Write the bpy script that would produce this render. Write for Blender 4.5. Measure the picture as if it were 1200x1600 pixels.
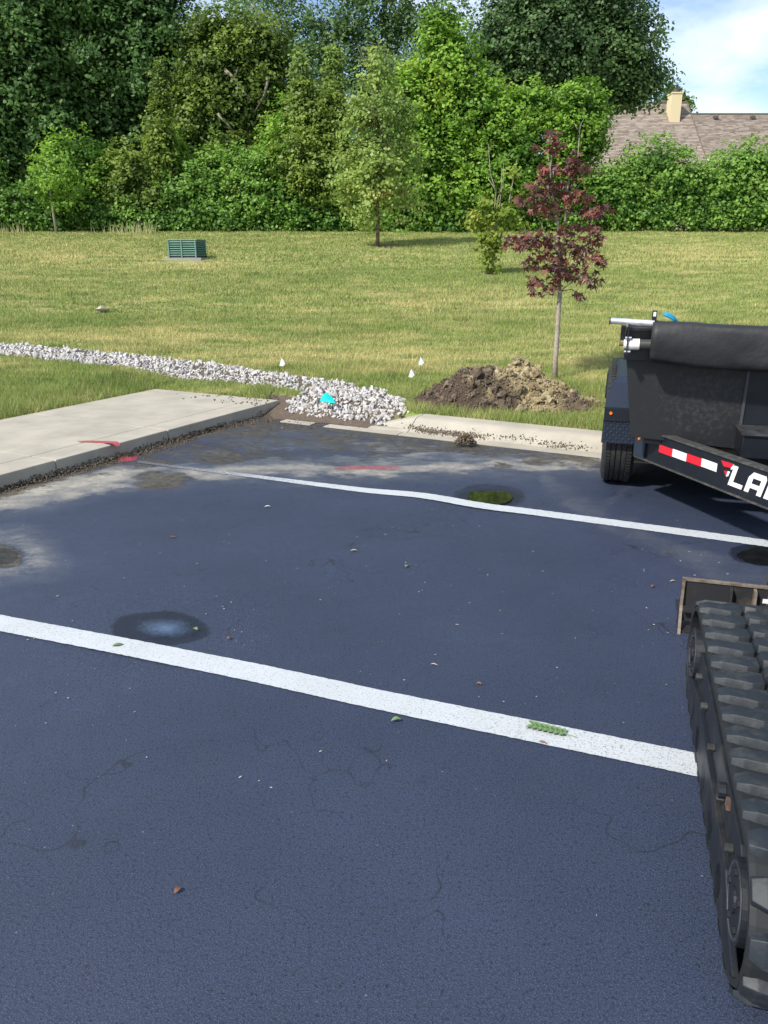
import bpy, bmesh, math, random
import numpy as np
from mathutils import Vector, Matrix, Euler
S = bpy.context.scene
for o in list(bpy.data.objects): bpy.data.objects.remove(o)
rad = math.radians
# ---------------------------------------------------------------- camera
H = 1.62; PITCH = 18.0; F = 1200.0
cd = bpy.data.cameras.new('camera'); cam = bpy.data.objects.new('camera', cd)
S.collection.objects.link(cam); S.camera = cam
cd.sensor_fit = 'VERTICAL'; cd.angle = 2*math.atan(800/F); cd.clip_end = 3000; cd.clip_start = .02
cam.location = (0, 0, H); cam.rotation_euler = (rad(90-PITCH), 0, 0)
# ---------------------------------------------------------------- sky and sun
SUN_EL = 44.0; SUN_ROT = 230.0
sd_ = Vector((math.sin(rad(SUN_ROT))*math.cos(rad(SUN_EL)), math.cos(rad(SUN_ROT))*math.cos(rad(SUN_EL)), math.sin(rad(SUN_EL))))
W = bpy.data.worlds.new('World'); S.world = W; W.use_nodes = True
nt = W.node_tree; nt.nodes.clear()
def N(nt, t, **k):
    n = nt.nodes.new(t)
    for a, b in k.items():
        if a.startswith('i_'):
            n.inputs[a[2:].replace('_', ' ')].default_value = b
        else: setattr(n, a, b)
    return n
sky = N(nt, 'ShaderNodeTexSky', sky_type='NISHITA', sun_disc=False, sun_elevation=rad(SUN_EL), sun_rotation=rad(SUN_ROT))
sky.air_density = 1.0; sky.dust_density = .6; sky.ozone_density = 1.5
tc = N(nt, 'ShaderNodeTexCoord'); sp = N(nt, 'ShaderNodeSeparateXYZ')
nt.links.new(tc.outputs['Generated'], sp.inputs[0])
zz = N(nt, 'ShaderNodeMath', operation='ADD'); zz.inputs[1].default_value = .28; nt.links.new(sp.outputs[2], zz.inputs[0])
mx = N(nt, 'ShaderNodeMath', operation='MAXIMUM'); mx.inputs[1].default_value = .05; nt.links.new(zz.outputs[0], mx.inputs[0])
dv = N(nt, 'ShaderNodeVectorMath', operation='SCALE'); inv = N(nt, 'ShaderNodeMath', operation='DIVIDE'); inv.inputs[0].default_value = 1
nt.links.new(mx.outputs[0], inv.inputs[1]); nt.links.new(tc.outputs['Generated'], dv.inputs[0]); nt.links.new(inv.outputs[0], dv.inputs['Scale'])
cn = N(nt, 'ShaderNodeTexNoise'); cn.inputs['Scale'].default_value = 1.5; cn.inputs['Detail'].default_value = 7; cn.inputs['Roughness'].default_value = .55
mp = N(nt, 'ShaderNodeMapping'); mp.inputs['Location'].default_value = (3.1, 0.6, 0)
nt.links.new(dv.outputs[0], mp.inputs[0]); nt.links.new(mp.outputs[0], cn.inputs[0])
cr = N(nt, 'ShaderNodeValToRGB'); cr.color_ramp.elements[0].position = .46; cr.color_ramp.elements[1].position = .66
nt.links.new(cn.outputs[0], cr.inputs[0])
mixc = N(nt, 'ShaderNodeMixRGB'); mixc.inputs[2].default_value = (7.2, 7.6, 8.2, 1)
nt.links.new(cr.outputs[0], mixc.inputs[0]); nt.links.new(sky.outputs[0], mixc.inputs[1])
bg = N(nt, 'ShaderNodeBackground'); bg.inputs[1].default_value = .11
out = N(nt, 'ShaderNodeOutputWorld')
nt.links.new(mixc.outputs[0], bg.inputs[0]); nt.links.new(bg.outputs[0], out.inputs[0])
ld = bpy.data.lights.new('sun', 'SUN'); ld.energy = 3.5; ld.angle = rad(3); ld.color = (1, .95, .86)
so = bpy.data.objects.new('sun', ld); S.collection.objects.link(so); so.rotation_euler = sd_.to_track_quat('Z', 'Y').to_euler(); so.location = (-20, -20, 30)
S.view_settings.view_transform = 'Standard'; S.view_settings.look = 'None'; S.view_settings.gamma = 1
S.view_settings.exposure = 0.75; S.view_settings.use_curve_mapping = False
S.render.engine = 'CYCLES'; S.cycles.max_bounces = 6; S.cycles.transparent_max_bounces = 4

# ---------------------------------------------------------------- helpers
cp, sn = math.cos(rad(PITCH)), math.sin(rad(PITCH))
def ray(px, py):
    x = (px-600)/F; v = (py-800)/F
    return x, cp-sn*v, -(sn+cp*v)
def up(px, py, z=0.):
    x, f, d = ray(px, py); t = (z-H)/d
    return Vector((x*t, f*t, z))
def at(px, py, Y):
    x, f, d = ray(px, py); t = Y/f
    return Vector((x*t, Y, H+d*t))
def proj(P):
    P = np.asarray(P, dtype=float)
    X, Y, Z = P[..., 0], P[..., 1], P[..., 2]-H
    dep = Y*cp - Z*sn; upv = Y*sn + Z*cp
    dep = np.where(dep < .05, .05, dep)
    return 600+F*X/dep, 800-F*upv/dep
# value noise for geometry
def _h(ix, iy, s):
    n = (ix*374761393 + iy*668265263 + s*1442695041) & 0x7fffffff
    n = (n ^ (n >> 13))*1274126177 & 0x7fffffff
    return ((n ^ (n >> 16)) & 0xffff)/65535.
def vn(x, y, s=0):
    x = np.asarray(x, float); y = np.asarray(y, float)
    ix = np.floor(x).astype(np.int64); iy = np.floor(y).astype(np.int64); fx = x-ix; fy = y-iy
    fx = fx*fx*(3-2*fx); fy = fy*fy*(3-2*fy)
    return (_h(ix, iy, s)*(1-fx)+_h(ix+1, iy, s)*fx)*(1-fy)+(_h(ix, iy+1, s)*(1-fx)+_h(ix+1, iy+1, s)*fx)*fy
def fbm(x, y, s=0, o=4):
    r = 0; a = .5
    for k in range(o): r = r+a*vn(x*2**k, y*2**k, s+k); a *= .5
    return r
A0 = Vector((-1.2, 8.77)); D1 = Vector((.452, .892)); D3 = Vector((.884, -.468))   # slab direction, kerb direction
def s_slab(X, Y): return -((X-A0.x)*D1.y-(Y-A0.y)*D1.x)          # >0: left of the slab's front edge
def s_kerb(X, Y): return ((X-.32)*(-D3.y)+(Y-7.93)*D3.x)         # >0: beyond the kerb's back edge
ROCK = [(-60, 541, 15), (60, 551, 14), (150, 560, 14), (250, 571, 13), (330, 580, 12), (400, 589, 12), (460, 598, 13), (520, 606, 14)]
def th(X, Y):
    X = np.asarray(X, float); Y = np.asarray(Y, float)
    u = np.minimum(Y, 31)-8.5
    z = .1+.118*(u+np.sqrt(u*u+.6))/2+np.maximum(Y-31, 0)*.01
    z = z+(fbm(X*.5, Y*.5, 3)-.47)*.10*np.clip((Y-8)/6, 0, 1)+(vn(X*2.5, Y*2.5, 9)-.5)*.02
    ss = s_slab(X, Y); al = (X-A0.x)*D1.x+(Y-A0.y)*D1.y
    w = np.clip((ss+.5)/.4, 0, 1)*np.clip((2.6-ss)/.7, 0, 1)*np.clip((.75-al)/.7, 0, 1)
    return z*(1-w)+np.minimum(z, .095)*w
def terrain(X, Y):
    z = th(X, Y)
    s = np.maximum(s_slab(X, Y)-.5, s_kerb(X, Y)+.12)
    k = np.clip(s/np.where((X > -1.4) & (X < .1) & (s_slab(X, Y) < .5), .38, .10), 0, 1)
    # open throat of the drain between slab and kerb
    return z*k + (-.12)*(1-k)
def on_lawn(px, py, dz=0):
    x, f, d = ray(px, py); ts = np.arange(5., 60, .02); hit = np.nonzero(H+d*ts <= th(x*ts, f*ts))[0]
    t = float(ts[hit[0]]) if len(hit) else 60.
    return Vector((x*t, f*t, float(th(x*t, f*t))+dz))

MATS = {}
def mat(name, col=(.5, .5, .5), rough=.6, metal=0., noise=None, bump=None, spec=.5, build=None, coat=0):
    """noise=(scale, other colour, low, high); bump=(scale, strength, distance)"""
    m = bpy.data.materials.new(name); m.use_nodes = True; t = m.node_tree; b = t.nodes['Principled BSDF']
    b.inputs['Base Color'].default_value = (*col, 1); b.inputs['Roughness'].default_value = rough; b.inputs['Metallic'].default_value = metal
    b.inputs['Specular IOR Level'].default_value = spec; b.inputs['Coat Weight'].default_value = coat
    g = N(t, 'ShaderNodeTexCoord')
    if noise:
        n = N(t, 'ShaderNodeTexNoise'); n.inputs['Scale'].default_value = noise[0]; n.inputs['Detail'].default_value = 6; n.inputs['Roughness'].default_value = .6
        t.links.new(g.outputs['Object'], n.inputs[0])
        r = N(t, 'ShaderNodeMapRange'); r.inputs[1].default_value = noise[2]; r.inputs[2].default_value = noise[3]; t.links.new(n.outputs[0], r.inputs[0])
        x = N(t, 'ShaderNodeMixRGB'); x.inputs[1].default_value = (*col, 1); x.inputs[2].default_value = (*noise[1], 1)
        t.links.new(r.outputs[0], x.inputs[0]); t.links.new(x.outputs[0], b.inputs['Base Color'])
    if bump:
        n = N(t, 'ShaderNodeTexNoise'); n.inputs['Scale'].default_value = bump[0]; n.inputs['Detail'].default_value = 5
        t.links.new(g.outputs['Object'], n.inputs[0])
        q = N(t, 'ShaderNodeBump'); q.inputs['Strength'].default_value = bump[1]; q.inputs['Distance'].default_value = bump[2]
        t.links.new(n.outputs[0], q.inputs['Height']); t.links.new(q.outputs[0], b.inputs['Normal'])
    if build: build(t, b, g)
    MATS[name] = m; return m

class MB:
    def __init__(s): s.v = []; s.f = []
    def add(s, vs, fs):
        n = len(s.v); s.v += [tuple(v) for v in vs]; s.f += [tuple(i+n for i in f) for f in fs]; return s
    def box(s, x0, x1, y0, y1, z0, z1, M=None):
        vs = [Vector((x, y, z)) for z in (z0, z1) for y in (y0, y1) for x in (x0, x1)]
        if M: vs = [M @ v for v in vs]
        return s.add(vs, [(0, 2, 3, 1), (4, 5, 7, 6), (0, 1, 5, 4), (2, 6, 7, 3), (0, 4, 6, 2), (1, 3, 7, 5)])
    def tube(s, pts, r, n=10, caps=True):
        pts = [Vector(p) for p in pts]; rs = r if isinstance(r, (list, tuple)) else [r]*len(pts)
        b = len(s.v); prev = None
        for i, p in enumerate(pts):
            d = (pts[min(i+1, len(pts)-1)]-pts[max(i-1, 0)]).normalized()
            if prev is None: a = d.orthogonal().normalized()
            else:
                a = prev-d*prev.dot(d); a = a.normalized() if a.length > 1e-6 else d.orthogonal().normalized()
            prev = a; c = d.cross(a)
            for k in range(n):
                an = 2*math.pi*k/n; s.v.append(tuple(p+(a*math.cos(an)+c*math.sin(an))*rs[i]))
        for i in range(len(pts)-1):
            for k in range(n):
                k2 = (k+1) % n; s.f.append((b+i*n+k, b+i*n+k2, b+(i+1)*n+k2, b+(i+1)*n+k))
        if caps:
            s.f.append(tuple(b+k for k in reversed(range(n)))); s.f.append(tuple(b+(len(pts)-1)*n+k for k in range(n)))
        return s
    def prism(s, poly, dirv, M=None):
        """poly: list of 3D points (planar), extruded by dirv"""
        d = Vector(dirv); n = len(poly); vs = [Vector(p) for p in poly]+[Vector(p)+d for p in poly]
        if M: vs = [M @ v for v in vs]
        return s.add(vs, [tuple(reversed(range(n))), tuple(range(n, 2*n))]+[(i, (i+1) % n, (i+1) % n+n, i+n) for i in range(n)])
    def build(s, name, m, parent=None, smooth=False, bevel=0):
        me = bpy.data.meshes.new(name); me.from_pydata(s.v, [], s.f); me.update()
        bm = bmesh.new(); bm.from_mesh(me); bmesh.ops.recalc_face_normals(bm, faces=bm.faces)
        if bevel: bmesh.ops.bevel(bm, geom=list(bm.edges), offset=bevel, segments=2, affect='EDGES', profile=.6)
        bm.to_mesh(me); bm.free()
        me.materials.append(m)
        if smooth: me.shade_smooth()
        o = bpy.data.objects.new(name, me); S.collection.objects.link(o)
        if parent: o.parent = parent
        return o
def tag(o, label=None, cat=None, group=None, kind=None):
    if label: o['label'] = label
    if cat: o['category'] = cat
    if group: o['group'] = group
    if kind: o['kind'] = kind
    return o
def empty(name, loc, rz, label, cat, group=None):
    o = bpy.data.objects.new(name, None); S.collection.objects.link(o); o.location = loc; o.rotation_euler = (0, 0, rz); o.empty_display_size = .1
    return tag(o, label, cat, group)
def npmesh(name, V, Fq, m, parent=None, attrs=None, smooth=False):
    V = np.ascontiguousarray(V, np.float32).reshape(-1, 3); Fq = np.ascontiguousarray(Fq, np.int32); k = Fq.shape[1]
    me = bpy.data.meshes.new(name); me.vertices.add(len(V)); me.vertices.foreach_set('co', V.ravel())
    me.loops.add(Fq.size); me.loops.foreach_set('vertex_index', Fq.ravel()); me.polygons.add(len(Fq))
    me.polygons.foreach_set('loop_start', np.arange(0, Fq.size, k, dtype=np.int32))
    me.update(calc_edges=True)
    for an, (dom, arr) in (attrs or {}).items():
        a = me.attributes.new(an, 'FLOAT', dom); a.data.foreach_set('value', np.ascontiguousarray(arr, np.float32).ravel())
    if smooth: me.shade_smooth()
    me.materials.append(m); o = bpy.data.objects.new(name, me); S.collection.objects.link(o)
    if parent: o.parent = parent
    return o
rng = np.random.default_rng(7); random.seed(7)

# ---------------------------------------------------------------- materials
def asphalt_build(t, b, g):
    L = t.links; P = g.outputs['Object']
    def noise(sc, det=6, ro=.6, vec=None):
        n = N(t, 'ShaderNodeTexNoise'); n.inputs['Scale'].default_value = sc; n.inputs['Detail'].default_value = det; n.inputs['Roughness'].default_value = ro; L.new(vec or P, n.inputs[0]); return n.outputs[0]
    def mr(a, lo, hi, o0=0, o1=1):
        r = N(t, 'ShaderNodeMapRange'); r.inputs[1].default_value = lo; r.inputs[2].default_value = hi; r.inputs[3].default_value = o0; r.inputs[4].default_value = o1; L.new(a, r.inputs[0]); return r.outputs[0]
    def mix(f, a, c):
        x = N(t, 'ShaderNodeMixRGB')
        for i, q in ((0, f), (1, a), (2, c)):
            if hasattr(q, 'links'): L.new(q, x.inputs[i])
            else: x.inputs[i].default_value = q if i == 0 else (*q, 1)
        return x.outputs[0]
    def ma(op, a, c):
        x = N(t, 'ShaderNodeMath', operation=op)
        for i, q in ((0, a), (1, c)):
            if hasattr(q, 'links'): L.new(q, x.inputs[i])
            else: x.inputs[i].default_value = q
        return x.outputs[0]
    def at_(nm):
        a = N(t, 'ShaderNodeAttribute', attribute_name=nm); return a.outputs['Fac']
    big = noise(.9); mid = noise(6); fine = noise(260, 3, .7); grit = noise(95, 4, .75)
    col = mix(mr(big, .35, .65), (.015, .024, .050), (.027, .038, .078))
    col = mix(mr(mid, .3, .75, 0, .6), col, (.015, .022, .044))
    vor = N(t, 'ShaderNodeTexVoronoi'); vor.inputs['Scale'].default_value = 140; L.new(P, vor.inputs[0])
    col = mix(mr(fine, .50, .64, 0, .75), col, (.08, .10, .155))
    pit = noise(48, 5, .8); col = mix(mr(grit, .55, .62, 0, .8), col, (.008, .010, .018)); col = mix(mr(pit, .61, .66, 0, .85), col, (.006, .008, .014))
    # hairline cracks
    w = N(t, 'ShaderNodeVectorMath', operation='ADD'); nn = N(t, 'ShaderNodeTexNoise'); nn.inputs['Scale'].default_value = 3; L.new(P, nn.inputs[0])
    L.new(P, w.inputs[0]); L.new(nn.outputs[1], w.inputs[1])
    vc = N(t, 'ShaderNodeTexVoronoi', feature='DISTANCE_TO_EDGE'); vc.inputs['Scale'].default_value = 1.1; L.new(w.outputs[0], vc.inputs[0])
    ck = ma('MULTIPLY', mr(vc.outputs[0], .0, .009, 1, 0), mr(noise(1.7), .46, .60))
    col = mix(ma('MULTIPLY', ck, .75), col, (.008, .009, .012))
    # pale specks of grit
    vs = N(t, 'ShaderNodeTexVoronoi'); vs.inputs['Scale'].default_value = 21; L.new(P, vs.inputs[0])
    spk = ma('MULTIPLY', mr(vs.outputs[0], .03, .07, 1, 0), mr(noise(1.3), .47, .6))
    col = mix(ma('MULTIPLY', spk, .6), col, (.3, .32, .35))
    stre = N(t, 'ShaderNodeMapping'); stre.inputs['Rotation'].default_value = (0, 0, rad(28)); stre.inputs['Scale'].default_value = (1, 1.5, 1); L.new(P, stre.inputs[0])
    cc = lambda q: mr(q, .28, .72); sn1 = cc(noise(3.5, 8, .72, stre.outputs[0])); sn2 = cc(noise(13, 7, .78, stre.outputs[0]))
    # thin pale film of dried silt
    film = ma('MULTIPLY', at_('film'), mr(sn1, .2, .8, .15, 1.15)); film = ma('MULTIPLY', film, mr(grit, .35, .6, 1, .55))
    col = mix(film, col, (.135, .145, .155))
    # silt crust
    si = at_('silt'); th_ = ma('ADD', ma('MULTIPLY', sn1, .6), ma('MULTIPLY', sn2, .4))
    pc = cc(noise(34, 6, .85)); th_ = ma('ADD', ma('MULTIPLY', th_, .7), ma('MULTIPLY', pc, .3)); sm = mr(ma('ADD', si, ma('SUBTRACT', th_, 1.0)), -.12, .38)
    col = mix(ma('MULTIPLY', sm, .85), col, mix(mr(sn2, .3, .7), (.44, .40, .32), (.22, .21, .185)))
    mu = at_('mud'); sn3 = cc(noise(5.5, 9, .74, stre.outputs[0]))
    mm = mr(ma('ADD', mu, ma('SUBTRACT', ma('ADD', ma('MULTIPLY', sn3, .55), ma('MULTIPLY', pc, .45)), 1.0)), -.02, .16)
    col = mix(ma('MULTIPLY', mm, .9), col, mix(mr(sn2, .35, .65), (.028, .025, .020), (.105, .088, .058)))
    wet = at_('wet'); wm = mr(ma('ADD', wet, ma('MULTIPLY', grit, .25)), .5, .66)
    dk = N(t, 'ShaderNodeMixRGB', blend_type='MULTIPLY'); L.new(ma('MULTIPLY', wm, .72), dk.inputs[0]); L.new(col, dk.inputs[1]); dk.inputs[2].default_value = (.1, .12, .16, 1)
    L.new(dk.outputs[0], b.inputs['Base Color'])
    ro = mr(mid, .3, .7, .50, .66); ro = ma('ADD', ro, ma('MULTIPLY', sm, .3)); ro = ma('SUBTRACT', ro, ma('MULTIPLY', wm, .12))
    L.new(ro, b.inputs['Roughness']); b.inputs['Specular IOR Level'].default_value = .5
    hh = ma('ADD', ma('MULTIPLY', fine, .5), grit)
    hh = ma('ADD', hh, ma('MULTIPLY', ma('MULTIPLY', mm, sn2), 5))
    q = N(t, 'ShaderNodeBump'); q.inputs['Strength'].default_value = .75; q.inputs['Distance'].default_value = .003
    L.new(hh, q.inputs['Height']); L.new(q.outputs[0], b.inputs['Normal'])
M_ASPH = mat('sealed_asphalt', build=asphalt_build)
M_CONC = mat('pale_concrete', (.40, .365, .30), .85, noise=(3, (.30, .275, .225), .35, .7), bump=(160, .35, .002))
def line_build(t, b, g):
    L = t.links
    n = N(t, 'ShaderNodeTexNoise'); n.inputs['Scale'].default_value = 150; n.inputs['Detail'].default_value = 4; n.inputs['Roughness'].default_value = .7; L.new(g.outputs['Object'], n.inputs[0])
    n2 = N(t, 'ShaderNodeTexNoise'); n2.inputs['Scale'].default_value = 5; n2.inputs['Detail'].default_value = 6; L.new(g.outputs['Object'], n2.inputs[0])
    a = N(t, 'ShaderNodeAttribute', attribute_name='wear')
    s1 = N(t, 'ShaderNodeMath', operation='ADD'); L.new(n.outputs[0], s1.inputs[0]); L.new(a.outputs['Fac'], s1.inputs[1])
    r = N(t, 'ShaderNodeMapRange'); r.inputs[1].default_value = .56; r.inputs[2].default_value = .70; L.new(s1.outputs[0], r.inputs[0])
    c0 = N(t, 'ShaderNodeMixRGB'); c0.inputs[1].default_value = (.50, .535, .57, 1); c0.inputs[2].default_value = (.40, .42, .43, 1); L.new(n2.outputs[0], c0.inputs[0])
    x = N(t, 'ShaderNodeMixRGB'); L.new(c0.outputs[0], x.inputs[1]); x.inputs[2].default_value = (.09, .095, .11, 1); L.new(r.outputs[0], x.inputs[0])
    L.new(x.outputs[0], b.inputs['Base Color'])
    q = N(t, 'ShaderNodeBump'); q.inputs['Strength'].default_value = .6; q.inputs['Distance'].default_value = .002; L.new(n.outputs[0], q.inputs['Height']); L.new(q.outputs[0], b.inputs['Normal'])
M_LINE = mat('white_line_paint', rough=.7, build=line_build)
def lawn_cols(t, g, fac_attr):
    L = t.links; geo = N(t, 'ShaderNodeNewGeometry'); P = geo.outputs['Position']
    mpn = N(t, 'ShaderNodeMapping'); mpn.inputs['Scale'].default_value = (.35, 1.5, 1); L.new(P, mpn.inputs[0])
    def noise(sc, det=5, v=None):
        n = N(t, 'ShaderNodeTexNoise'); n.inputs['Scale'].default_value = sc; n.inputs['Detail'].default_value = det; n.inputs['Roughness'].default_value = .62; L.new(v or mpn.outputs[0], n.inputs[0]); return n.outputs[0]
    def ramp(src, lo, hi):
        r = N(t, 'ShaderNodeMapRange'); r.inputs[1].default_value = lo; r.inputs[2].default_value = hi; L.new(src, r.inputs[0]); return r.outputs[0]
    def mix(f, a, c):
        x = N(t, 'ShaderNodeMixRGB'); L.new(f, x.inputs[0])
        for i, q in ((1, a), (2, c)):
            if hasattr(q, 'links'): L.new(q, x.inputs[i])
            else: x.inputs[i].default_value = (*q, 1)
        return x.outputs[0]
    g1 = mix(ramp(noise(.9), .35, .65), (.17, .27, .055), (.30, .38, .10))
    g1 = mix(ramp(noise(5.5), .45, .68), g1, (.075, .145, .03))
    dry = N(t, 'ShaderNodeAttribute', attribute_name='dry')
    s = N(t, 'ShaderNodeMath', operation='ADD'); L.new(noise(2.6, 9), s.inputs[0]); L.new(dry.outputs['Fac'], s.inputs[1])
    g2 = mix(ramp(s.outputs[0], .43, .66), g1, (.60, .53, .24))
    return g2, mix, ramp, noise
def soil_build(t, b, g):
    c, mix, ramp, noise = lawn_cols(t, g, None)
    c2 = mix(ramp(noise(14), .3, .75), c, (.16, .13, .07)); ba = N(t, 'ShaderNodeAttribute', attribute_name='bare'); c2 = mix(ba.outputs['Fac'], c2, (.11, .09, .07))
    t.links.new(c2, b.inputs['Base Color'])
    q = N(t, 'ShaderNodeBump'); q.inputs['Strength'].default_value = .8; q.inputs['Distance'].default_value = .03; t.links.new(noise(25), q.inputs['Height']); t.links.new(q.outputs[0], b.inputs['Normal'])
M_SOIL = mat('lawn_thatch', rough=.95, build=soil_build, spec=.1)
def grass_build(t, b, g):
    c, mix, ramp, noise = lawn_cols(t, g, None)
    a = N(t, 'ShaderNodeAttribute', attribute_name='tint')
    c = mix(ramp(a.outputs['Fac'], .0, 1.6), c, (.36, .42, .13)); c = mix(ramp(a.outputs['Fac'], .86, .9), c, (.40, .33, .16))
    t.links.new(c, b.inputs['Base Color'])
    tr = N(t, 'ShaderNodeBsdfTranslucent'); t.links.new(c, tr.inputs[0]); ms = N(t, 'ShaderNodeMixShader'); ms.inputs[0].default_value = .3
    t.links.new(b.outputs[0], ms.inputs[1]); t.links.new(tr.outputs[0], ms.inputs[2]); t.links.new(ms.outputs[0], t.nodes['Material Output'].inputs[0])
M_GRASS = mat('grass_blades', rough=.6, spec=.25, build=grass_build)
def leafmat(name, dark, light, young=None, tl=.48):
    def bd(t, b, g):
        L = t.links; a = N(t, 'ShaderNodeAttribute', attribute_name='tint'); r = N(t, 'ShaderNodeValToRGB')
        e = r.color_ramp.elements; e[0].color = (*dark, 1); e[1].color = (*light, 1); e[1].position = .8
        if young: q = e.new(1.0); q.color = (*young, 1)
        L.new(a.outputs['Fac'], r.inputs[0]); L.new(r.outputs[0], b.inputs['Base Color'])
        tr = N(t, 'ShaderNodeBsdfTranslucent'); L.new(r.outputs[0], tr.inputs[0]); ms = N(t, 'ShaderNodeMixShader'); ms.inputs[0].default_value = tl
        L.new(b.outputs[0], ms.inputs[1]); L.new(tr.outputs[0], ms.inputs[2]); L.new(ms.outputs[0], t.nodes['Material Output'].inputs[0])
    return mat(name, rough=.5, spec=.35, build=bd)
L_DARK = leafmat('dark_tree_leaves', (.045, .105, .032), (.145, .27, .075))
L_OAK = leafmat('bluish_tree_leaves', (.050, .105, .042), (.165, .275, .095))
L_MID = leafmat('mid_green_leaves', (.07, .13, .024), (.27, .37, .07))
L_VINE = leafmat('bright_vine_leaves', (.070, .170, .020), (.33, .54, .075), (.34, .44, .07))
L_BUSH = leafmat('bush_leaves', (.060, .150, .026), (.27, .47, .085), (.26, .38, .08))
L_PEAR = leafmat('young_tree_leaves', (.13, .22, .05), (.42, .54, .14), (.36, .27, .10))
L_LIME = leafmat('lime_maple_leaves', (.13, .21, .03), (.27, .36, .05), (.42, .40, .10))
M_BARK = mat('bark', (.13, .105, .08), .9, noise=(12, (.07, .06, .05), .4, .6), bump=(30, .6, .01))
M_TWIG = mat('pale_twig_bark', (.30, .26, .21), .85, noise=(20, (.2, .17, .13), .4, .6))
def objrand(name, cols, rough=.85, bumpv=(40, .5, .006), nz=None):
    def bd(t, b, g):
        L = t.links; oi = N(t, 'ShaderNodeObjectInfo'); r = N(t, 'ShaderNodeValToRGB'); e = r.color_ramp.elements
        e[0].color = (*cols[0], 1); e[1].color = (*cols[-1], 1)
        for i, c in enumerate(cols[1:-1]): q = e.new((i+1)/(len(cols)-1)); q.color = (*c, 1)
        ge = N(t, 'ShaderNodeNewGeometry'); ad = N(t, 'ShaderNodeMath', operation='ADD'); fr = N(t, 'ShaderNodeMath', operation='FRACT')
        L.new(oi.outputs['Random'], ad.inputs[0]); L.new(ge.outputs['Random Per Island'], ad.inputs[1]); L.new(ad.outputs[0], fr.inputs[0])
        L.new(fr.outputs[0], r.inputs[0])
        n = N(t, 'ShaderNodeTexNoise'); n.inputs['Scale'].default_value = 30; n.inputs['Detail'].default_value = 5; L.new(ge.outputs['Position'], n.inputs[0])
        x = N(t, 'ShaderNodeMixRGB', blend_type='MULTIPLY'); x.inputs[0].default_value = .6; L.new(r.outputs[0], x.inputs[1])
        rr = N(t, 'ShaderNodeMapRange'); rr.inputs[1].default_value = .3; rr.inputs[2].default_value = .65; rr.inputs[3].default_value = .55; rr.inputs[4].default_value = 1.1; L.new(n.outputs[0], rr.inputs[0])
        L.new(rr.outputs[0], x.inputs[2]); L.new(x.outputs[0], b.inputs['Base Color'])
    return mat(name, rough=rough, spec=.2, bump=bumpv, build=bd)
M_STONE = objrand('white_limestone', [(.52, .50, .49), (.38, .37, .36), (.60, .58, .57), (.42, .39, .35), (.56, .54, .53)])
M_CLAY = objrand('yellow_clay', [(.33, .265, .15), (.20, .155, .09), (.40, .34, .21), (.27, .22, .13)], .95)
M_DARKSOIL = objrand('dark_topsoil', [(.10, .076, .058), (.16, .125, .09), (.075, .058, .045), (.21, .165, .115)], .95)
M_WIREW = mat('white_flag_film', (.8, .8, .8), .5)
M_TURQ = mat('turquoise_plastic', (.0, .52, .50), .4)
M_RED = None
def red_build(t, b, g):
    L = t.links; n = N(t, 'ShaderNodeTexNoise'); n.inputs['Scale'].default_value = 60; n.inputs['Detail'].default_value = 7; n.inputs['Roughness'].default_value = .8; L.new(g.outputs['Object'], n.inputs[0])
    a = N(t, 'ShaderNodeAttribute', attribute_name='fade'); s = N(t, 'ShaderNodeMath', operation='ADD'); L.new(n.outputs[0], s.inputs[0]); L.new(a.outputs['Fac'], s.inputs[1])
    r = N(t, 'ShaderNodeMapRange'); r.inputs[1].default_value = .55; r.inputs[2].default_value = 1.0; r.inputs[3].default_value = 1; r.inputs[4].default_value = 0; L.new(s.outputs[0], r.inputs[0])
    L.new(r.outputs[0], b.inputs['Alpha'])
M_RED = mat('red_marking_paint', (.42, .05, .08), .7, build=red_build)
M_BLACK = mat('black_trailer_paint', (.008, .010, .015), .35, noise=(9, (.02, .021, .024), .55, .75))
def dusty_build(t, b, g):
    L = t.links; P = g.outputs['Object']
    n = N(t, 'ShaderNodeTexNoise'); n.inputs['Scale'].default_value = 34; n.inputs['Detail'].default_value = 5; n.inputs['Roughness'].default_value = .7; L.new(P, n.inputs[0])
    sp_ = N(t, 'ShaderNodeSeparateXYZ'); L.new(P, sp_.inputs[0])
    dx = N(t, 'ShaderNodeVectorMath', operation='DISTANCE'); dx.inputs[1].default_value = (.42, -.3, .78); L.new(P, dx.inputs[0])
    fl = N(t, 'ShaderNodeMapRange'); fl.inputs[1].default_value = .12; fl.inputs[2].default_value = .48; fl.inputs[3].default_value = .17; fl.inputs[4].default_value = 0; L.new(dx.outputs['Value'], fl.inputs[0])
    s = N(t, 'ShaderNodeMath', operation='ADD'); L.new(n.outputs[0], s.inputs[0]); L.new(fl.outputs[0], s.inputs[1])
    r = N(t, 'ShaderNodeMapRange'); r.inputs[1].default_value = .62; r.inputs[2].default_value = .80; r.inputs[4].default_value = .8; L.new(s.outputs[0], r.inputs[0])
    x = N(t, 'ShaderNodeMixRGB'); x.inputs[1].default_value = (.009, .010, .012, 1); x.inputs[2].default_value = (.035, .034, .034, 1); L.new(r.outputs[0], x.inputs[0]); L.new(x.outputs[0], b.inputs['Base Color'])
M_DUSTY = mat('dust_spattered_black_paint', rough=.5, build=dusty_build)
M_TARP = mat('black_vinyl_tarp', (.012, .012, .014), .6, noise=(2.5, (.021, .021, .023), .4, .7), bump=(5, .5, .03))
M_ALU = mat('bare_aluminium', (.80, .80, .80), .42, .6, noise=(14, (.55, .56, .58), .4, .6))
M_STEELW = mat('white_zinc_motor', (.72, .70, .66), .45, noise=(30, (.4, .36, .3), .6, .75))
M_GREYM = mat('dull_grey_steel', (.10, .105, .11), .5, .6, noise=(12, (.05, .05, .05), .4, .6))
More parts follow.
